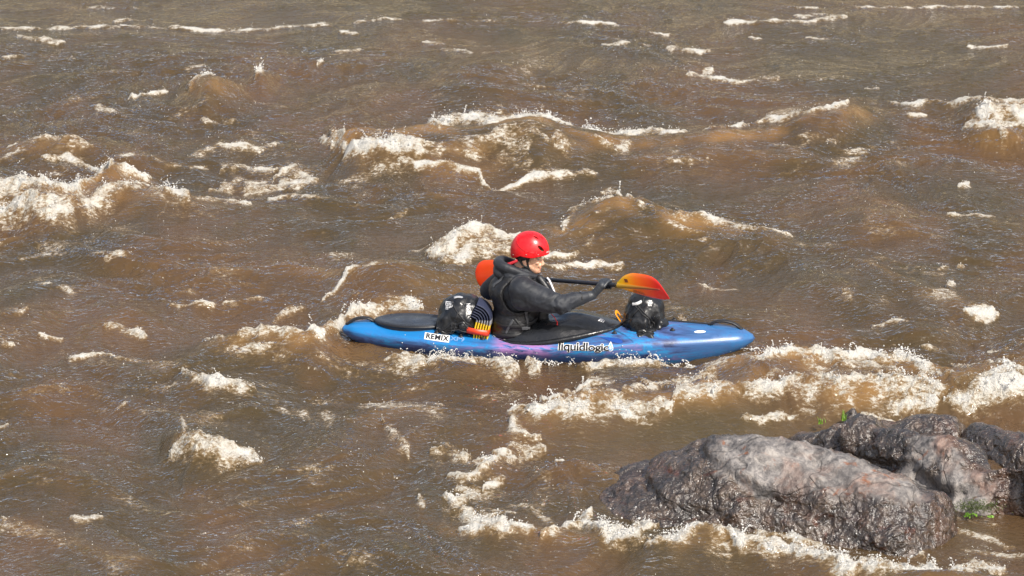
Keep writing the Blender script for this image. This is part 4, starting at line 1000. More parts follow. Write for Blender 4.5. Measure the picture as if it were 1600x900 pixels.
vs_ = [b.verts.new(blade_pt(s, w, NS * .0045)) for s, w in qd]; b.faces.new(vs_); link('printed_mark', bm_mesh('mark', b), ink, BR, smooth=False)
tm = text_mesh('WERNER', 1, .0); xw = co(tm); wid = xw[:, 0].max() - xw[:, 0].min()
V = co(tm); s_l = .19 + (-V[:, 0] / wid) * .115 * -1; w_l = -.037 + V[:, 1] * .030
# the photograph shows the lettering upside down on the lower half
V2 = np.array([tuple(blade_pt(.225 - (v[0] / wid) * .115, -.036 - .016 * (-v[0] / wid) - v[1] * .026, NS * .0045)) for v in V]); setco(tm, V2)
link('lettering', tm, ink, BR, smooth=False)
# ================================================================== THE PADDLER
PER = empty('person', (.02, 0, .10), label='paddler in a red helmet, black jacket and life vest sitting in the kayak', cat='person')
def plink(name, me, mat, parent=None, **k):
    if parent is None: me.transform(Matrix.Translation(-Vector(PER.location)))
    else: me.transform(Matrix.Translation(-Vector(PER.location)))
    return link(name, me, mat, parent or PER, **k)
HC = Vector((.125, 0, .752)); HR = Matrix.Rotation(R(-9), 3, 'Z') @ Matrix.Rotation(R(3), 3, 'Y')
def H(x, y, z): return HC + HR @ Vector((x, y, z))
HQ = HR.to_quaternion()
SR, EL_R, WR_R, HAND_R = Vector((.085, -.185, .535)), Vector((.335, -.285, .445)), Vector((.585, -.225, .492)), PC + PD * .367
SL, EL_L, WR_L, HAND_L = Vector((-.02, .175, .535)), Vector((-.165, .36, .37)), Vector((.0, .37, .44)), PC + PD * 1.10
# --- body: one skin, head to feet
b = bmesh.new()
sphere(b, H(-.008, 0, .028), (.094, .075, .088), 4, HQ); sphere(b, H(.030, 0, -.055), (.056, .056, .078), 4, HQ)
for s in (1, -1):
    capsule(b, H(-.012, s * .052, -.070), .024, H(.060, s * .020, -.128), .021, 8)
    sphere(b, H(.064, s * .036, -.058), (.020, .018, .018), 3, HQ)
    capsule(b, H(.083, s * .010, -.016), .011, H(.070, s * .044, -.016), .011, 5, 2)
    sphere(b, H(.1015, s * .0095, -.082), (.009, .007, .0065), 3)
    sphere(b, H(-.020, s * .073, -.050), (.019, .008, .031), 3, HQ)
capsule(b, H(.086, 0, -.030), .0095, H(.1085, 0, -.074), .0105, 7)
sphere(b, H(.074, 0, -.134), (.018, .021, .017), 3); capsule(b, H(.0885, -.014, -.1015), .0062, H(.0885, .014, -.1015), .0062, 5, 2); sphere(b, H(.093, 0, -.1015), (.006, .011, .0045), 3)
capsule(b, H(.0855, -.012, -.114), .0062, H(.0855, .012, -.114), .0062, 5, 2); sphere(b, H(.090, 0, -.1145), (.006, .011, .0045), 3)
sphere(b, H(.080, 0, -.090), (.016, .022, .02), 3)
capsule(b, H(-.03, 0, -.06), .056, Vector((.035, 0, .56)), .062, 9)
capsule(b, SR, .06, SL, .06, 9); sphere(b, (.03, 0, .43), (.10, .15, .15), 4); sphere(b, (.02, 0, .26), (.10, .14, .14), 4); sphere(b, (0, 0, .10), (.12, .165, .10), 4)
capsule(b, SR, .052, EL_R, .040, 12); capsule(b, EL_R, .040, WR_R, .025, 12)
capsule(b, SL, .052, EL_L, .040, 12); capsule(b, EL_L, .040, WR_L, .025, 12)
for s in (1, -1):
    capsule(b, (.02, s * .09, .07), .075, (.42, s * .13, .115), .052, 14); capsule(b, (.42, s * .13, .115), .05, (.80, s * .07, .03), .034, 14); capsule(b, (.80, s * .07, .02), .03, (.90, s * .08, .07), .022, 6)
# hands: palm, four bent fingers and a thumb closed round the shaft
def hand(b, wrist, grip, roll, side, k=1.0):
    """side = +1: thumb towards +PD (inboard)"""
    ax = PD.normalized(); inw = (grip - wrist); inw = (inw - ax * inw.dot(ax)).normalized(); upv = ax.cross(inw).normalized()
    if upv.z < 0: upv = -upv
    pc = grip - inw * .012 + upv * .028
    capsule(b, wrist, .026 * k, pc - inw * .025, .027 * k, 6)
    for i in range(4):                                    # knuckle, middle joint, tip round the shaft
        o = ax * (-.036 + .023 * i) * -side
        r = (.0105, .0112, .0108, .0092)[i] * k; ln = (1.0, 1.08, 1.02, .86)[i]
        kn = pc + o + inw * .012 * ln
        p2 = grip + o + inw * .036 * ln + upv * .008; p3 = grip + o + inw * .020 - upv * .030; p4 = grip + o - inw * .012 - upv * .030
        capsule(b, pc + o * .8 - inw * .03, r * 1.3, kn, r * 1.15, 6, 2); capsule(b, kn, r * 1.1, p2, r, 6, 2); capsule(b, p2, r, p3, r * .95, 6, 2); capsule(b, p3, r * .95, p4, r * .85, 5, 2)
    t0 = pc - inw * .028 + ax * side * .030; t1 = grip + ax * side * .052 - inw * .022 - upv * .006; t2 = grip + ax * side * .050 - inw * .004 - upv * .030
    capsule(b, t0, .015 * k, t1, .012 * k, 6, 2); capsule(b, t1, .012 * k, t2, .010 * k, 5, 2)
hand(b, WR_R, HAND_R, 0, 1, .86); hand(b, WR_L, HAND_L, 0, -1, .86)
me = remeshed(b, .0052, 3, 'body')
sk = NT('skin', .48); so = sk.obj()
sx_ = sk.attr('beard'); sn = sk.noise(so, 90, 4, .7); sn2 = sk.noise(so, 26, 3)
col = sk.mix(sk.smooth(sn2, .35, .7), (.60, .33, .21), (.68, .40, .27))
col = sk.mix(sk.attr('lip'), col, (.50, .13, .10))
col = sk.mix(sk.math('MULTIPLY', sx_, sk.smooth(sn, .30, .62)), col, (.20, .11, .065))
sk.set('Base Color', col); sk.set('Subsurface Weight', .12); sk.set('Subsurface Radius', (.01, .004, .002)); sk.set('Subsurface Scale', .6)
sk.bump(sn, .2, .002)
V = co(me); L_ = (V - np.array(HC)) @ np.array(HR)          # world -> head frame
beard = sstep(-.083, -.105, L_[:, 2] + .18 * np.maximum(.03 - L_[:, 0], 0) * -1) * sstep(-.04, -.0, L_[:, 0]) * (L_[:, 2] > -.19)
jawl = sstep(-.070, -.10, L_[:, 2]) * sstep(.055, .02, L_[:, 0]) * sstep(-.05, -.02, L_[:, 0])
must = np.exp(-((L_[:, 2] + .0935) / .006) ** 2) * sstep(.06, .08, L_[:, 0])
lip = (np.exp(-((L_[:, 2] + .1015) / .0055) ** 2) + np.exp(-((L_[:, 2] + .1145) / .0055) ** 2)) * sstep(.082, .090, L_[:, 0]) * (np.abs(L_[:, 1]) < .022)
fattr(me, 'beard', np.clip(np.maximum(np.maximum(beard, jawl), must * .8), 0, 1) * .62 * (1 - np.clip(lip, 0, 1))); fattr(me, 'lip', np.clip(lip, 0, 1) * .75)
BODY = plink('body', me, sk.m)
ew = NT('eye_white', .25, (.36, .33, .30)).m; ed = NT('eye_dark', .15, (.02, .015, .01)).m
for s in (1, -1):
    b = bmesh.new(); sphere(b, H(.071, s * .031, -.034), .0105, 3); e = plink('eye', bm_mesh('eye', b), ew)
    b = bmesh.new(); sphere(b, H(.0775, s * .032, -.035), (.0048, .0062, .0058), 2); plink('iris', bm_mesh('iris', b), ed, e)
hairm = NT('dark_hair', .6, (.022, .013, .008)); hairm.bump(hairm.noise(hairm.mapping(hairm.obj(), (30, 30, 4)), 12, 3), .6, .004)
for s in (1, -1):
    b = bmesh.new(); capsule(b, H(.066, s * .048, -.020), .0040, H(.088, s * .018, -.0175), .0048, 6, 2)
    plink('eyebrow', bm_mesh('brow', b), hairm.m)
b = bmesh.new(); sphere(b, H(-.035, 0, -.005), (.078, .079, .075), 4, HQ)
for s in (1, -1): capsule(b, H(.010, s * .074, -.010), .010, H(.008, s * .070, -.055), .007, 5, 2)
me = remeshed(b, .006, 2, 'hair'); plink('hair', me, hairm.m)

# --- helmet
def helmet_pt(a, e, t):
    """a azimuth (0 front), e elevation 0..pi/2 ; t thickness offset"""
    rx, ry, rz_ = .143 + t, .121 + t, .150 + t
    x = rx * math.cos(e) ** .92 * math.cos(a); y = ry * math.cos(e) ** .92 * math.sin(a); z = rz_ * math.sin(e) ** .96 if e > 0 else rz_ * math.sin(e) * .9
    return H(x + .004, y, z + .012)
nA, nE = 120, 48
b = bmesh.new(); lay_out = []
def low_e(a):
    c = math.cos(a); ab = abs(math.atan2(math.sin(a), math.cos(a)))       # 0 front .. pi back
    # front brim, high over the temple and ear, deep at the nape
    return float(np.interp(ab, [0, .5, 1.0, 1.35, 1.65, 1.95, 2.3, 2.7, 3.1416], [-.02, -.03, -.08, -.16, -.14, -.10, -.28, -.36, -.36]))
for t in (0.0, -.010):
    g = []
    for i in range(nA):
        a = 2 * math.pi * i / nA; e0 = low_e(a)
        g.append([b.verts.new(helmet_pt(a, e0 + (math.pi / 2 - e0) * (j / nE), t)) for j in range(nE)])
    top = b.verts.new(helmet_pt(0, math.pi / 2, t)); lay_out.append((g, top))
for q, (g, top) in enumerate(lay_out):
    for i in range(nA):
        i2 = (i + 1) % nA
        for j in range(nE - 1):
            f = (g[i][j], g[i2][j], g[i2][j + 1], g[i][j + 1]); b.faces.new(f if q == 0 else f[::-1])
        f = (g[i][-1], g[i2][-1], top); b.faces.new(f if q == 0 else f[::-1])
for i in range(nA):
    i2 = (i + 1) % nA; b.faces.new((lay_out[0][0][i2][0], lay_out[0][0][i][0], lay_out[1][0][i][0], lay_out[1][0][i2][0]))
# vents cut right through
cut = bmesh.new(); VENT = [(.80, .32, .044, .013, -.32), (.95, .98, .030, .0080, -.22), (.32, .95, .028, .0080, -.2)]
for a, e, l, w_2, tilt in VENT:
    for s in (1, -1):
        p = helmet_pt(s * -a, e, -.004); dirn = (p - H(0, 0, 0)).normalized()
        tang = Vector((0, 0, 1)).cross(dirn).normalized() * (-1 if s > 0 else -1); tang = (HR @ Vector((1, 0, 0))); tang = (tang - dirn * tang.dot(dirn)).normalized(); tang = Quaternion(dirn, tilt * -s * -1) @ tang
        bt = dirn.cross(tang)
        M = Matrix((tang, bt, dirn)).transposed()
        sphere(cut, p, (l * .72, w_2, .035), 3, M.to_quaternion())
hm_ = bm_mesh('helmet', b); cm_ = bm_mesh('cut', cut); oc = bpy.data.objects.new('cut', cm_); COL.objects.link(oc)
bb = bmesh.new(); bb.from_mesh(hm_); bmesh.ops.recalc_face_normals(bb, faces=bb.faces)
me = evaluated(bb, [('BOOLEAN', dict(object=oc, operation='DIFFERENCE', solver='EXACT'))], 'helmet'); bpy.data.objects.remove(oc)
hl = NT('helmet_red', .27, (.64, .006, .010)); hn = hl.noise(hl.obj(), 30, 4, .7)
hl.set('Base Color', hl.mix(hl.smooth(hn, .5, .75), (.66, .006, .011), (.60, .02, .022))); hl.set('Roughness', hl.lin(hn, .3, .7, .20, .42)); hl.set('Coat Weight', .15)
HEL = plink('helmet', me, hl.m)
# raised seam line and rivets
b = bmesh.new(); pts = []
for t in np.linspace(0, 1, 26):
    a = -(2.75 - 1.55 * t); e = .95 - .83 * math.sin(t * math.pi * .5) ** .8; pts.append(helmet_pt(a, e, .0006))
tube(b, pts, .0026, 6); pts2 = [helmet_pt(2.75 - 1.55 * t, .95 - .83 * math.sin(t * math.pi * .5) ** .8, .0006) for t in np.linspace(0, 1, 26)]; tube(b, pts2, .0026, 6)
plink('seam', bm_mesh('seam', b), hl.m, HEL)
riv = NT('rivet', .3, (.5, .42, .40), Metallic=.6).m
for a, e in ((1.62, .03), (2.45, -.12), (1.0, .05)):
    for s in (1, -1):
        b = bmesh.new(); sphere(b, helmet_pt(s * a, e, .001), .0045, 2); plink('rivet', bm_mesh('rivet', b), riv, HEL)
b = bmesh.new()                                                     # small white maker's mark on the brim
for k in range(5):
    a = -.42 + k * .062
    q = [helmet_pt(a - .022, .075, .0018), helmet_pt(a + .022, .075, .0018), helmet_pt(a + .022, .135, .0018), helmet_pt(a - .022, .135, .0018)]
    b.faces.new([b.verts.new(p) for p in q])
plink('printed_mark', bm_mesh('mark', b), emb_w, HEL, smooth=False)
strapm = NT('webbing_black', .6, (.012, .012, .013)).m
b = bmesh.new()
for s in (1, -1):
    tube(b, catmull([H(.0, s * .088, .0), H(.002, s * .074, -.06), H(.022, s * .054, -.125), H(.05, s * .010, -.163)], 8), .008, 8, flat=(1, .35), up=(0, s, .2))
    tube(b, catmull([H(-.06, s * .084, -.02), H(-.035, s * .078, -.070), H(.010, s * .066, -.095)], 8), .008, 8, flat=(1, .35), up=(0, s, .2))
plink('chin_strap', bm_mesh('strap', b), strapm, HEL)
for s in (1, -1):
    b = bmesh.new(); sphere(b, H(-.030, s * .081, -.022), (.026, .009, .020), 3, HQ); plink('ear_pad', bm_mesh('earpad', b), strapm, HEL)

# --- dry jacket
jk = NT('jacket_cloth', .50); jo = jk.obj(); jn = jk.noise(jo, 7, 4); jf = jk.noise(jo, 160, 2)
jk.set('Base Color', jk.mix(jk.smooth(jn, .35, .65), (.007, .009, .013), (.013, .016, .023))); jk.set('Roughness', jk.lin(jn, .3, .7, .48, .72)); jk.set('Sheen Weight', .08)
jk.bump(jk.math('ADD', jk.math('MULTIPLY', jk.noise(jk.mapping(jo, (1, 1, .5)), 16, 3, .5, 1.2), 1.0), jk.math('MULTIPLY', jf, .03)), .16, .010)
JAC = jk.m
b = bmesh.new()
TORSO = [((.0, 0, .13), (.145, .19, .12)), ((.025, 0, .26), (.135, .175, .15)), ((.03, 0, .40), (.138, .18, .15)), ((-.015, 0, .47), (.12, .17, .11)), ((.04, 0, .54), (.10, .14, .075))]
for c, r in TORSO: sphere(b, c, r, 4)
capsule(b, SR, .082, SL, .082, 11)
capsule(b, SR + Vector((-.01, -.01, -.01)), .100, (.19, -.235, .475), .092, 8); capsule(b, (.08, -.2, .46), .09, (.20, -.235, .455), .08, 6); capsule(b, (.19, -.235, .475), .092, EL_R + Vector((.02, 0, -.01)), .068, 8); capsule(b, EL_R + Vector((.02, 0, -.01)), .068, EL_R.lerp(WR_R, .45), .053, 8); capsule(b, EL_R.lerp(WR_R, .45), .055, EL_R.lerp(WR_R, .80), .040, 8)
capsule(b, SL, .085, EL_L, .072, 12); capsule(b, EL_L, .070, WR_L, .040, 12)
capsule(b, (.03, 0, .56), .075, (.06, 0, .605), .070, 5)
capsule(b, (.045, 0, .60), .068, H(-.012, 0, -.125), .066, 7); capsule(b, H(.0, 0, -.15), .055, H(.035, 0, -.175), .045, 5)
# hood gathered round the neck
ring = catmull([(.190, -.0, .578), (.150, -.062, .592), (.075, -.092, .622), (-.010, -.096, .652), (-.078, -.070, .672), (-.100, 0, .680), (-.078, .070, .672), (-.010, .096, .652), (.075, .092, .622), (.150, .062, .592)], 6, closed=True)
for i, p in enumerate(ring):
    bk = sstep(.12, -.08, p.x); sphere(b, p, float(.020 + .018 * bk), 3)
capsule(b, (-.09, -.05, .62), .048, (-.09, .05, .62), .048, 6); capsule(b, (-.02, -.085, .60), .045, (.07, -.075, .58), .035, 6)
me = remeshed(b, .0075, 4, 'jacket'); V = co(me); N = nrm(me)
# long folds that run across the sleeve and down from the shoulder
fold = ridge3(V * np.array([9, 7, 15]) + fbm3(V * 6, 2)[:, None] * .8, 3, .45)
arm = sstep(-.15, -.24, V[:, 1]) + sstep(.15, .24, V[:, 1])
elb = np.exp(-np.sum((V - np.array(EL_R)) ** 2, 1) / .014)
setco(me, V + N * (fold * (.0016 + .0014 * np.clip(arm, 0, 1) + .0085 * elb) )[:, None])
JK = plink('jacket', me, JAC)
b = bmesh.new()      # wrist seal / gauntlet of the glove
gm = NT('glove_neoprene', .42, (.030, .034, .040)); gm.set('Roughness', gm.lin(gm.noise(gm.obj(), 25, 4), .3, .7, .25, .6)); gm.bump(gm.noise(gm.obj(), 45, 3), .4, .006)
for (el, wr, hd, sd_) in ((EL_R, WR_R, HAND_R, 1), (EL_L, WR_L, HAND_L, -1)):
    b = bmesh.new(); capsule(b, el.lerp(wr, .68), .046, el.lerp(wr, .98), .034, 7); capsule(b, el.lerp(wr, .98), .034, wr, .033, 3)
    hand(b, wr, hd, 0, sd_, 1.12)
    me = remeshed(b, .0042, 2, 'glove'); g = plink('glove', me, gm.m)
    b = bmesh.new(); dv = (wr - el).normalized(); c0 = el.lerp(wr, .66)
    tube(b, [c0 - dv * .006, c0 + dv * .006], .0495, 20); plink('cuff', bm_mesh('cuff', b), strapm, g)
b = bmesh.new(); sphere(b, HAND_R + Vector((-.045, -.035, .012)), (.007, .003, .007), 2); plink('glove_mark', bm_mesh('gm', b), emb_w)
# red collar of the hood lining
b = bmesh.new(); tube(b, catmull([(-.055, -.078, .682), (-.02, -.088, .692), (.02, -.090, .708), (.04, -.088, .718)], 8), .010, 8, flat=(.45, 1.1), up=(0, 0, 1))
plink('hood_lining', bm_mesh('lining', b), NT('lining_red', .6, (.40, .012, .022)).m)

# --- life vest: torso shell with two arm holes and a neck hole cut out
b = bmesh.new()
for c, r in TORSO[1:4]: sphere(b, c, (r[0] + .034, r[1] + .028, r[2] + .02), 4)
sphere(b, (.02, 0, .17), (.172, .205, .12), 4)
capsule(b, (-.02, -.085, .565), .052, (.10, -.085, .565), .048, 6); capsule(b, (-.06, .085, .565), .052, (.06, .085, .565), .048, 6)
sphere(b, (.13, -.02, .36), (.09, .13, .12), 4)
me = remeshed(b, .008, 4, 'vest')
cutb = bmesh.new()
sphere(cutb, (.07, -.25, .485), (.168, .165, .155), 4); sphere(cutb, (.10, -.20, .50), (.12, .10, .10), 4); sphere(cutb, (.0, .245, .45), (.13, .155, .12), 4); sphere(cutb, (.05, 0, .64), (.10, .075, .09), 4)
oc = bpy.data.objects.new('cut', remeshed(cutb, .01, 1, 'cut')); COL.objects.link(oc)
bb = bmesh.new(); bb.from_mesh(me)
me = evaluated(bb, [('BOOLEAN', dict(object=oc, operation='DIFFERENCE', solver='EXACT')), ('REMESH', dict(mode='VOXEL', voxel_size=.0065)), ('SMOOTH', dict(factor=.5, iterations=4))], 'vest'); bpy.data.objects.remove(oc)
V = co(me); N = nrm(me); setco(me, V + N * ((ridge3(V * 12, 3) * .0028 + ridge3(V * 30, 2) * .0008))[:, None])
vm = NT('vest_cloth', .55); vo = vm.obj(); vm.set('Base Color', vm.mix(vm.smooth(vm.noise(vo, 9, 4), .35, .65), (.008, .008, .009), (.018, .018, .020))); vm.set('Roughness', vm.lin(vm.noise(vo, 30, 3), .3, .7, .30, .65))
vm.bump(vm.noise(vo, 36, 3, .5, .6), .4, .008)
VEST = plink('life_vest', me, vm.m)
vb = BVHTree.FromPolygons([v.co[:] for v in me.vertices], [p.vertices[:] for p in me.polygons])
def vest_pt(x, y, z, off=.006):
    p = Vector((x, y, z)) - Vector(PER.location); h = vb.find_nearest(p); return h[0] + h[1] * off
def webbing(name, pts, mat, w_=.012, parent=VEST):
    b = bmesh.new(); P = []; U = []
    for p in catmull(pts, 8):
        q = Vector(p) - Vector(PER.location); h = vb.find_nearest(q); P.append(h[0] + h[1] * .004); U.append(h[1])
    tube(b, P, 1.0, 8, flat=(w_, .0035), up=U); return link(name, bm_mesh(name, b), mat, parent)
wg = NT('webbing_grey', .5, (.055, .057, .062)).m
webbing('strap', [(-.12, -.13, .25), (0, -.2, .25), (.12, -.18, .26), (.20, -.1, .27)], strapm, .014)
webbing('strap', [(-.05, -.2, .20), (-.02, -.2, .25), (.01, -.2, .30)], wg, .010)
webbing('strap', [(.02, -.2, .31), (.05, -.2, .27), (.08, -.2, .23)], strapm, .008)
webbing('strap', [(-.14, -.1, .17), (0, -.2, .18), (.12, -.18, .20), (.19, -.1, .22)], strapm, .012)
webbing('strap', [(-.11, -.085, .50), (-.07, -.09, .58), (.0, -.09, .62), (.07, -.09, .60)], wg, .013)
webbing('strap', [(.10, -.19, .36), (.12, -.19, .30), (.12, -.19, .24)], wg, .012)
b = bmesh.new(); p = vest_pt(.10, -.21, .235, .010); box(b, p, (.045, .014, .024), bev=.003); box(b, p + Vector((.028, 0, .001)), (.02, .010, .016), bev=.002)
link('buckle', bm_mesh('buckle', b), wg, VEST)
b = bmesh.new(); p = vest_pt(-.01, -.09, .62, .008); box(b, p, (.03, .02, .022), bev=.003); link('buckle', bm_mesh('buckle', b), wg, VEST)
b = bmesh.new(); tube(b, catmull([(.255, -.095, .588), (.272, -.105, .570), (.300, -.125, .510), (.328, -.135, .440)], 8), .0075, 8); plink('front_panel_edge', bm_mesh('wh', b), NT('piping_white', .4, (.70, .70, .72)).m)
b = bmesh.new(); capsule(b, (.16, -.04, .56), .03, (.235, -.06, .43), .035, 6); capsule(b, (.235, -.06, .43), .04, (.225, -.06, .28), .045, 6); capsule(b, (.20, -.05, .57), .03, (.285, -.09, .46), .036, 7); capsule(b, (.16, .06, .56), .03, (.20, .08, .30), .045, 8)
me = remeshed(b, .007, 3, 'fp'); plink('front_panel', me, vm.m)
red = NT('toggle_red', .35, (.70, .02, .015)).m
b = bmesh.new(); sphere(b, (.328, -.20, .225), (.017, .017, .021), 3); capsule(b, (.328, -.20, .24), .006, (.330, -.20, .285), .005, 5, 2); tube(b, [(.33, -.2, .28), (.31, -.17, .31), (.27, -.12, .34)], .003, 6)
plink('whistle', bm_mesh('whistle', b), red)

# --- spray skirt: neoprene deck stretched over the rim, with a tube up to the waist
tx, ty = -.23, 0.0
b = bmesh.new(); n = 96; rings = []
def sk_pt(a, t):
    """t = 1 at the rim, 0 at the waist"""
    o = rim_pt(a, .012, .012); ca, sa = math.cos(a), math.sin(a)
    wx = tx + .155 * ca; wy = .185 * sa
    x = wx + (o.x - wx) * t; y = wy + (o.y - wy) * t
    z = o.z + (.030 * math.sin(math.pi * min(t * 1.0, 1)) * (1 + .9 * max(ca, 0))) + .02 * (1 - t)
    z -= .030 * (1 - t) * max(0, -ca) ; z += .006 * math.sin(7 * a + 5 * t) * (1 - t) * t * 3
    return Vector((x, y, z))
for t in np.linspace(1, 0, 26):
    rings.append([b.verts.new(to_world(sk_pt(2 * math.pi * k / n, float(t)))) for k in range(n)])
for q, zz in enumerate((.01, .02, .04, .07, .10)):
    rings.append([b.verts.new(to_world((tx + (.155 - .022 * q) * math.cos(2 * math.pi * k / n), (.185 - .022 * q) * math.sin(2 * math.pi * k / n), rim_pt(2 * math.pi * k / n, .012, .012).z + .02 - .030 * max(0, -math.cos(2 * math.pi * k / n)) + zz + .003 * math.sin(k * 1.3 + q)))) for k in range(n)])
for r0, r1 in zip(rings[:-1], rings[1:]):
    for k in range(n): b.faces.new((r0[k], r0[(k + 1) % n], r1[(k + 1) % n], r1[k]))
bmesh.ops.recalc_face_normals(b, faces=b.faces)
ssm = NT('wet_neoprene', .20, (.012, .013, .015)); ssn = ssm.noise(ssm.mapping(ssm.obj(), (1, 1.6, 1)), 7, 4)
ssm.set('Roughness', ssm.lin(ssn, .3, .7, .10, .34)); ssm.bump(ssm.math('ADD', ssm.noise(ssm.obj(), 14, 3), ssm.math('MULTIPLY', ssm.noise(ssm.obj(), 220, 2), .05)), .35, .012)
SKIRT = plink('spray_skirt', bm_mesh('skirt', b), ssm.m)
b = bmesh.new(); tube(b, [to_world(rim_pt(2 * math.pi * k / 90, .018, .002)) for k in range(90)], .0205, 12, closed=True)
me = bm_mesh('edge', b); V = co(me); N = nrm(me); setco(me, V + N * (fbm3(V * 22, 2) * .0025)[:, None])
edge = plink('skirt_edge', me, ssm.m, SKIRT)
# pull loop, orange
om = NT('loop_orange', .35, (.86, .30, .01)).m
b = bmesh.new(); c0 = to_world(rim_pt(0, .03, .02))
loop = catmull([c0 + Vector(v) for v in ((-.012, -.03, .004), (-.050, -.030, .062), (-.045, .0, .075), (-.030, .025, .060), (.004, .028, .008))], 8)
tube(b, loop, 1.0, 8, flat=(.014, .004), up=(1, -.1, .5)); plink('pull_loop', bm_mesh('loop', b), om, SKIRT)
b = bmesh.new(); tube(b, catmull([c0 + Vector(v) for v in ((.0, -.03, .0), (.012, -.045, .035), (.02, -.04, .07))], 6), 1.0, 8, flat=(.009, .004), up=(1, 0, 0)); plink('pull_loop', bm_mesh('loop2', b), om, SKIRT)
# white print on the skirt
b = bmesh.new()
for pts in ([(0, 0), (.03, .05), (.055, .05), (.02, 0)], [(.035, 0), (.05, .0), (.075, .05), (.062, .05)], [(.06, .0), (.075, .0), (.09, .03), (.078, .03)], [(.02, .018), (.06, .018), (.064, .028), (.024, .028)]):
    vs_ = []
    for u, v in pts:
        p = to_world((.375 + u * .55, -.10 + v * .9, 0)); 
        vs_.append(b.verts.new(p))
    b.faces.new(vs_)
sme = SKIRT.data; sb_ = BVHTree.FromPolygons([v.co[:] for v in sme.vertices], [p.vertices[:] for p in sme.polygons])
for v in b.verts:
    p = v.co - Vector(PER.location); h = sb_.ray_cast(Vector((p.x, p.y, 1.0)), Vector((0, 0, -1))); v.co = Vector((v.co.x, v.co.y, (h[0].z if h[0] else .1) + PER.location.z + .004))
plink('printed_mark', bm_mesh('skm', b), emb_w, SKIRT, smooth=False)
# ================================================================== ROCKS
def rock_mat(name, dry=.5, tint=(0, 0, 0), wetz=.10, seed=0.0, drycut=.5):
    k = NT(name, .5); o = k.mapping(k.obj(), loc=(seed, seed * .7, 0))
    n1 = k.noise(o, 2.2, 5, .6, .8); n2 = k.noise(o, 9, 6, .65, .5); n3 = k.noise(o, 38, 5, .7); nv = k.noise(k.mapping(o, (1, 1, 1), (.3, .2, .6)), 4.0, 4, .6, 1.6)
    base = k.ramp(k.math('ADD', k.math('MULTIPLY', n2, .6), k.math('MULTIPLY', n3, .4)), [(.36, (.045, .042, .042)), (.45, (.13, .12, .115)), (.53, (.24, .22, .205)), (.62, (.34, .31, .28))])
    base = k.mix(k.math('MULTIPLY', k.smooth(n1, .50, .66), .42), base, (.34 + tint[0], .19 + tint[1], .13 + tint[2]))
    rust = k.math('MULTIPLY', k.smooth(nv, .60, .68), .8); base = k.mix(rust, base, (.20, .065, .020))
    dark = k.smooth(k.noise(o, 3.1, 5, .7, 1.2), .46, .60); dk = k.math('MULTIPLY', dark, .8)
    wet = k.attr('wet')
    w_ = k.smooth(k.math('ADD', wet, k.math('MULTIPLY', k.math('SUBTRACT', n2, .5), 1.3)), drycut - .20, drycut + .20)
    wcol = k.mix(1.0, base, (.36, .28, .22), 'MULTIPLY')
    c = k.mix(w_, k.mix(k.math('MULTIPLY', dk, .6), base, (.09, .08, .075)), k.mix(k.math('MULTIPLY', dk, .8), wcol, (.018, .015, .014)))
    crack = k.smooth(k.voronoi(k.node('ShaderNodeVectorMath', {0: o, 1: k.node('ShaderNodeTexNoise', {'Vector': o, 'Scale': 2.2, 'Detail': 2.0}).outputs['Color']}, operation='ADD').outputs[0], 1.5, 'DISTANCE_TO_EDGE'), .0, .018, 1, 0)
    c = k.mix(k.math('MULTIPLY', crack, .45), c, (.02, .017, .015))
    k.set('Base Color', c)
    k.set('Roughness', k.mix(w_, (.62, .62, .62), k.mix(k.smooth(n3, .35, .65), (.17, .17, .17), (.30, .30, .30))))
    h = k.math('ADD', k.math('MULTIPLY', n2, .9), k.math('ADD', k.math('MULTIPLY', n3, .35), k.math('MULTIPLY', k.noise(o, 75, 2.5, .6), .16)))
    h = k.math('SUBTRACT', h, k.math('MULTIPLY', crack, .25))
    k.set('Specular IOR Level', k.math('ADD', .4, k.math('MULTIPLY', w_, .6)))
    nb = k.node('ShaderNodeBump', {'Height': h, 'Strength': 1.0, 'Distance': .020}).outputs[0]
    film = k.noise(o, 19, 2.6, .5, .6)                      # water running down the face breaks into ripples
    k.bump(film, k.math('ADD', k.math('MULTIPLY', w_, .95), .02), .042, nb)
    return k.m
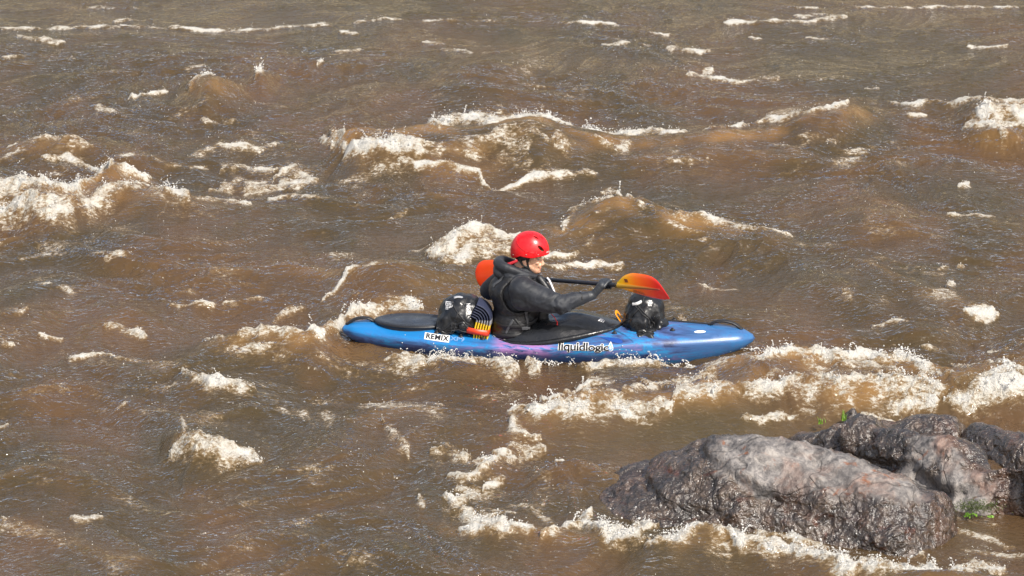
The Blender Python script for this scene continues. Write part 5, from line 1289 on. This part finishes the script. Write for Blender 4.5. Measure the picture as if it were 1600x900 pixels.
def rock(name, crest, front, back, mat, res=.010, amp=.045, seed=0.0, dry=None, base=-.16, **kw):
    """crest: (photo px, row, height) ; front: (photo px, row) where the face meets the water ; back: depth behind the crest"""
    c = np.array([[*G(px, py, z)[:2], z] for px, py, z in crest]); f = np.array([G(px, py, 0)[:2] for px, py in front])
    x0, x1 = c[0, 0], c[-1, 0]; xs_ = np.arange(x0, x1, res)
    yc = np.interp(xs_, c[:, 0], c[:, 1]); zc = np.interp(xs_, c[:, 0], c[:, 2]); yf = np.interp(xs_, f[:, 0], f[:, 1])
    ker = np.hanning(21); ker /= ker.sum()
    def sm(a): return np.convolve(np.pad(a, 10, mode='edge'), ker, 'valid')
    yc, zc, yf = sm(yc), sm(zc), sm(yf); yf = np.minimum(yf, yc - .05)
    e = np.minimum(xs_ - x0, x1 - xs_); cap = np.power(np.clip(e / .16, 0, 1), .5); zc = zc * cap
    nv_ = int(max((yc - yf).max() + back, .3) / res); tt = np.linspace(-.12, 1.12, nv_)
    T, X = np.meshgrid(tt, xs_); YF = yf[:, None]; YC = yc[:, None]; YB = YC + back; ZC = zc[:, None]
    ts = ((YC - YF) / (YB - YF))
    Y = YF + (YB - YF) * T
    u = np.clip((Y - YF) / (YC - YF), -1, 1); v = np.clip((Y - YC) / back, 0, 2)
    zf = np.where(u > 0, np.power(np.clip(1 - (1 - np.clip(u, 0, 1)) ** 2.0, 0, 1), .75), 0)
    zb = 1 - v ** 1.8
    Z = np.where(Y < YC, zf * ZC, zb * ZC)
    out = np.clip(-(T) / .12, 0, 1) + np.clip((T - 1) / .12, 0, 1); Z = Z + base * np.clip(out + (1 - cap)[:, None], 0, 1) - .03
    V = np.stack([X, Y, Z], -1).reshape(-1, 3)
    me = mesh_np(name, V, grid_faces(*X.shape)); N = nrm(me)
    P = V + seed
    d = fbm3(P * 1.7, 3, .5) * amp * 1.1 + (ridge3(P * np.array([3.0, 3.0, 5]), 3, .5) - .3) * amp * .35
    step = pn3(P * 1.7 + 9); d += (np.floor(step * 5) / 5 + .2 * step) * amp * .5
    d -= sstep(.80, .98, 1 - np.abs(pn3(P * np.array([1.6, 1.1, 2.2]) + 20)) * 1.0) * amp * .75          # long cracks
    d += ridge3(P * 13, 3, .55) * amp * .14
    V2 = V + N * d[:, None]; setco(me, V2)
    wet = np.clip(1.75 - V2[:, 2] / .52, 0, 1.3) + .35 * pn3(P * 1.5 + 3)
    if dry is not None:
        for px, py, z, r, s_ in dry:
            q = G(px, py, z); wet -= s_ * np.exp(-(((V2[:, 0] - q[0]) / r) ** 2 + ((V2[:, 1] - q[1]) / (r * 1.1)) ** 2))
    cx, cy = float(xs_.mean()), float(yc.mean()); V2[:, 0] -= cx; V2[:, 1] -= cy; setco(me, V2)
    fattr(me, 'wet', wet)
    o = link(name, me, mat, **kw); o.location = (cx, cy, 0)
    return o
rmA = rock_mat('boulder_stone', seed=0, drycut=.50); rmB = rock_mat('ledge_stone', seed=5, tint=(.05, .02, .01), drycut=.55); rmC = rock_mat('dark_stone', seed=9, drycut=.3); rmD = rock_mat('rusty_stone', seed=14, tint=(.06, .0, -.03), drycut=.62)
A_ = rock('boulder', [(905, 768, .02), (940, 746, .09), (1000, 724, .20), (1080, 698, .38), (1130, 685, .48), (1190, 675, .54), (1245, 677, .56), (1300, 694, .52), (1370, 724, .43), (1435, 754, .31), (1485, 784, .18), (1512, 808, .05)],
     [(900, 800), (940, 818), (1000, 838), (1100, 838), (1200, 842), (1300, 858), (1390, 874), (1440, 868), (1480, 842), (1515, 822)], .55, rmA, seed=1.3, amp=.050,
     dry=[(1200, 705, .50, .26, .75), (1290, 730, .45, .24, .75), (1360, 745, .42, .24, .75), (1430, 775, .30, .22, .7), (1130, 720, .40, .18, .35)],
     label='largest boulder, rounded, grey and dark brown, wet and glittering in the foreground', cat='boulder', group='rocks in the river')
B_ = rock('rock', [(1250, 690, .10), (1300, 668, .22), (1350, 665, .28), (1405, 671, .35), (1465, 680, .38), (1520, 694, .37), (1570, 718, .34), (1640, 742, .32), (1700, 760, .3)],
     [(1250, 710), (1350, 745), (1400, 775), (1480, 790), (1540, 800), (1640, 806), (1700, 812)], .40, rmB, seed=3.1, amp=.075,
     dry=[(1430, 700, .33, .2, .9), (1500, 715, .34, .22, .9), (1540, 740, .30, .2, .7), (1470, 735, .28, .15, .5)],
     label='pinkish grey craggy rock with a mossy overhang, behind the right end of the biggest boulder', cat='rock', group='rocks in the river')
C_ = rock('rock', [(1345, 664, .03), (1370, 658, .06), (1400, 654, .08), (1432, 650, .11), (1470, 649, .13), (1500, 653, .11), (1525, 662, .04)],
     [(1345, 682), (1400, 694), (1450, 700), (1490, 700), (1525, 690)], .22, rmC, seed=2.2, amp=.040, label='knobbly black wet rock just behind the pinkish rock', cat='rock', group='rocks in the river')
D_ = rock('rock', [(1485, 672, .05), (1515, 660, .16), (1560, 665, .20), (1600, 678, .22), (1660, 692, .22), (1720, 700, .2)],
     [(1485, 700), (1540, 724), (1600, 752), (1660, 775), (1720, 785)], .35, rmD, seed=8.8, amp=.035, dry=[(1560, 680, .15, .3, .5)],
     label='low rust-brown slab of rock at the right edge', cat='rock', group='rocks in the river')
E_ = rock('rock', [(1300, 644, .05), (1314, 628, .17), (1328, 622, .21), (1344, 634, .15), (1362, 646, .06)],
     [(1305, 648), (1330, 652), (1362, 650)], .12, rmC, res=.007, seed=4.4, amp=.022, label='small pointed dark rock with a grass tuft in front', cat='rock', group='rocks in the river')
F_ = rock('rock', [(1215, 690, .02), (1250, 676, .10), (1300, 668, .13), (1350, 666, .12), (1390, 672, .04)],
     [(1215, 700), (1260, 705), (1330, 708), (1390, 700)], .25, rmD, seed=12.8, amp=.035, label='low dark wet rock just behind the biggest boulder, left of the pinkish rock', cat='rock', group='rocks in the river')

# grass and small green plants in the cracks
gg = NT('grass_green', .5); gn = gg.noise(gg.obj(), 30, 2); gg.set('Base Color', gg.mix(gn, (.10, .22, .02), (.20, .34, .04))); gg.set('Subsurface Weight', .0)
def blades(name, px, py, z, n, h, spread, lean, **kw):
    r_ = random.Random(int(px)); b = bmesh.new(); base = Vector(G(px, py, z))
    for _ in range(n):
        a = r_.uniform(0, 6.28); p = Vector((r_.gauss(0, spread), r_.gauss(0, spread), 0)); hh = h * r_.uniform(.5, 1.1); d = Vector((math.cos(a), math.sin(a), 0)) * lean * r_.uniform(.3, 1); s_ = Vector((-d.y, d.x, 0)).normalized() * .0045
        prev = None
        for k in range(5):
            t = k / 4; q = p + Vector((0, 0, hh * t * (1 - .25 * t))) + d * t * t; wv = s_ * (1 - t * .92)
            cur = (b.verts.new(q - wv), b.verts.new(q + wv))
            if prev: b.faces.new((prev[0], prev[1], cur[1], cur[0]))
            prev = cur
    o = link(name, bm_mesh(name, b), gg.m, **kw); o.location = base; return o
blades('grass_tuft', 1318, 657, .08, 22, .10, .010, .025, label='upright green grass tuft in front of the small pointed rock', cat='grass tuft', group='grass tufts among the rocks')
blades('grass_tuft', 1281, 662, .03, 16, .07, .014, .03, label='pale low grass tuft left of the upright tuft, in shallow water', cat='grass tuft', group='grass tufts among the rocks')
def leafy(name, px, py, z, n, r0, size, mat, **kw):
    r_ = random.Random(int(px * 3)); b = bmesh.new()
    for _ in range(n):
        c = Vector((r_.gauss(0, r0), r_.gauss(0, r0 * .5), abs(r_.gauss(0, r0 * .35)))); a = Vector((r_.gauss(0, 1), r_.gauss(0, 1), r_.gauss(0, .5))).normalized(); n_ = Vector((r_.gauss(0, .5), -.4, 1)).normalized(); s_ = a.cross(n_).normalized(); L = size * r_.uniform(.6, 1.2)
        b.faces.new([b.verts.new(c + v) for v in (-a * L, s_ * L * .45 - a * L * .2, s_ * L * .35 + a * L * .5, a * L, -s_ * L * .35 + a * L * .5, -s_ * L * .45 - a * L * .2)])
    o = link(name, bm_mesh(name, b), mat, **kw); o.location = Vector(G(px, py, z)); return o
lm = NT('leaf_green', .4); ln_ = lm.noise(lm.obj(), 40, 2); lm.set('Base Color', lm.mix(ln_, (.09, .22, .02), (.20, .36, .04)))
leafy('leafy_plant', 1516, 806, .03, 46, .022, .013, lm.m, label='bright green leafy sprig under the mossy overhang', cat='plant', group='leafy sprigs by the water')
leafy('leafy_plant', 1549, 808, .03, 14, .012, .011, lm.m, label='smaller green sprig right of the bright leafy one', cat='plant', group='leafy sprigs by the water')
mm = NT('moss_dark', .9); mm.set('Base Color', mm.mix(mm.noise(mm.obj(), 30, 4), (.018, .025, .006), (.07, .09, .018)))
leafy('moss', 1525, 796, .06, 900, .075, .007, mm.m, kind='stuff')
# a wood on the far bank: one mass of broadleaf crowns on trunks (only its reflection reaches the picture)
rf = np.random.default_rng(21)
Vs = []; Fs = []; off = 0
leafV = []; 
for k in range(120):
    x = rf.uniform(-75, 75); y = 53 + rf.uniform(0, 24); z0 = 8.0 * (1 - math.exp(-(y - 44) / 16)) - .8
    h = rf.uniform(3, 7.0); r = h * rf.uniform(.26, .38)
    n = 420
    d = rf.normal(size=(n, 3)); d /= np.linalg.norm(d, axis=1)[:, None]
    rad = r * rf.uniform(.55, 1.12, n)[:, None]
    c = np.array([x, y, z0 + h * .62]) + d * rad * np.array([1, 1, 1.35])
    a = rf.normal(size=(n, 3)); a /= np.linalg.norm(a, axis=1)[:, None]; b = np.cross(a, d); b /= np.linalg.norm(b, axis=1)[:, None] + 1e-9
    s = rf.uniform(.18, .5, n)[:, None]
    q = np.stack([c - a * s, c + b * s * .6, c + a * s, c - b * s * .6], 1)
    leafV.append(q.reshape(-1, 3))
V = np.concatenate(leafV); F = np.arange(len(V)).reshape(-1, 4)
ml = NT('far_leaves', .7); c_ = ml.noise(ml.obj(), .35, 3)
ml.set('Base Color', ml.ramp(c_, [(.35, (.075, .085, .018)), (.55, (.14, .14, .03)), (.7, (.20, .17, .07))]))
link('far_woods', mesh_np('far_woods', V, F), ml.m, smooth=False, kind='stuff')
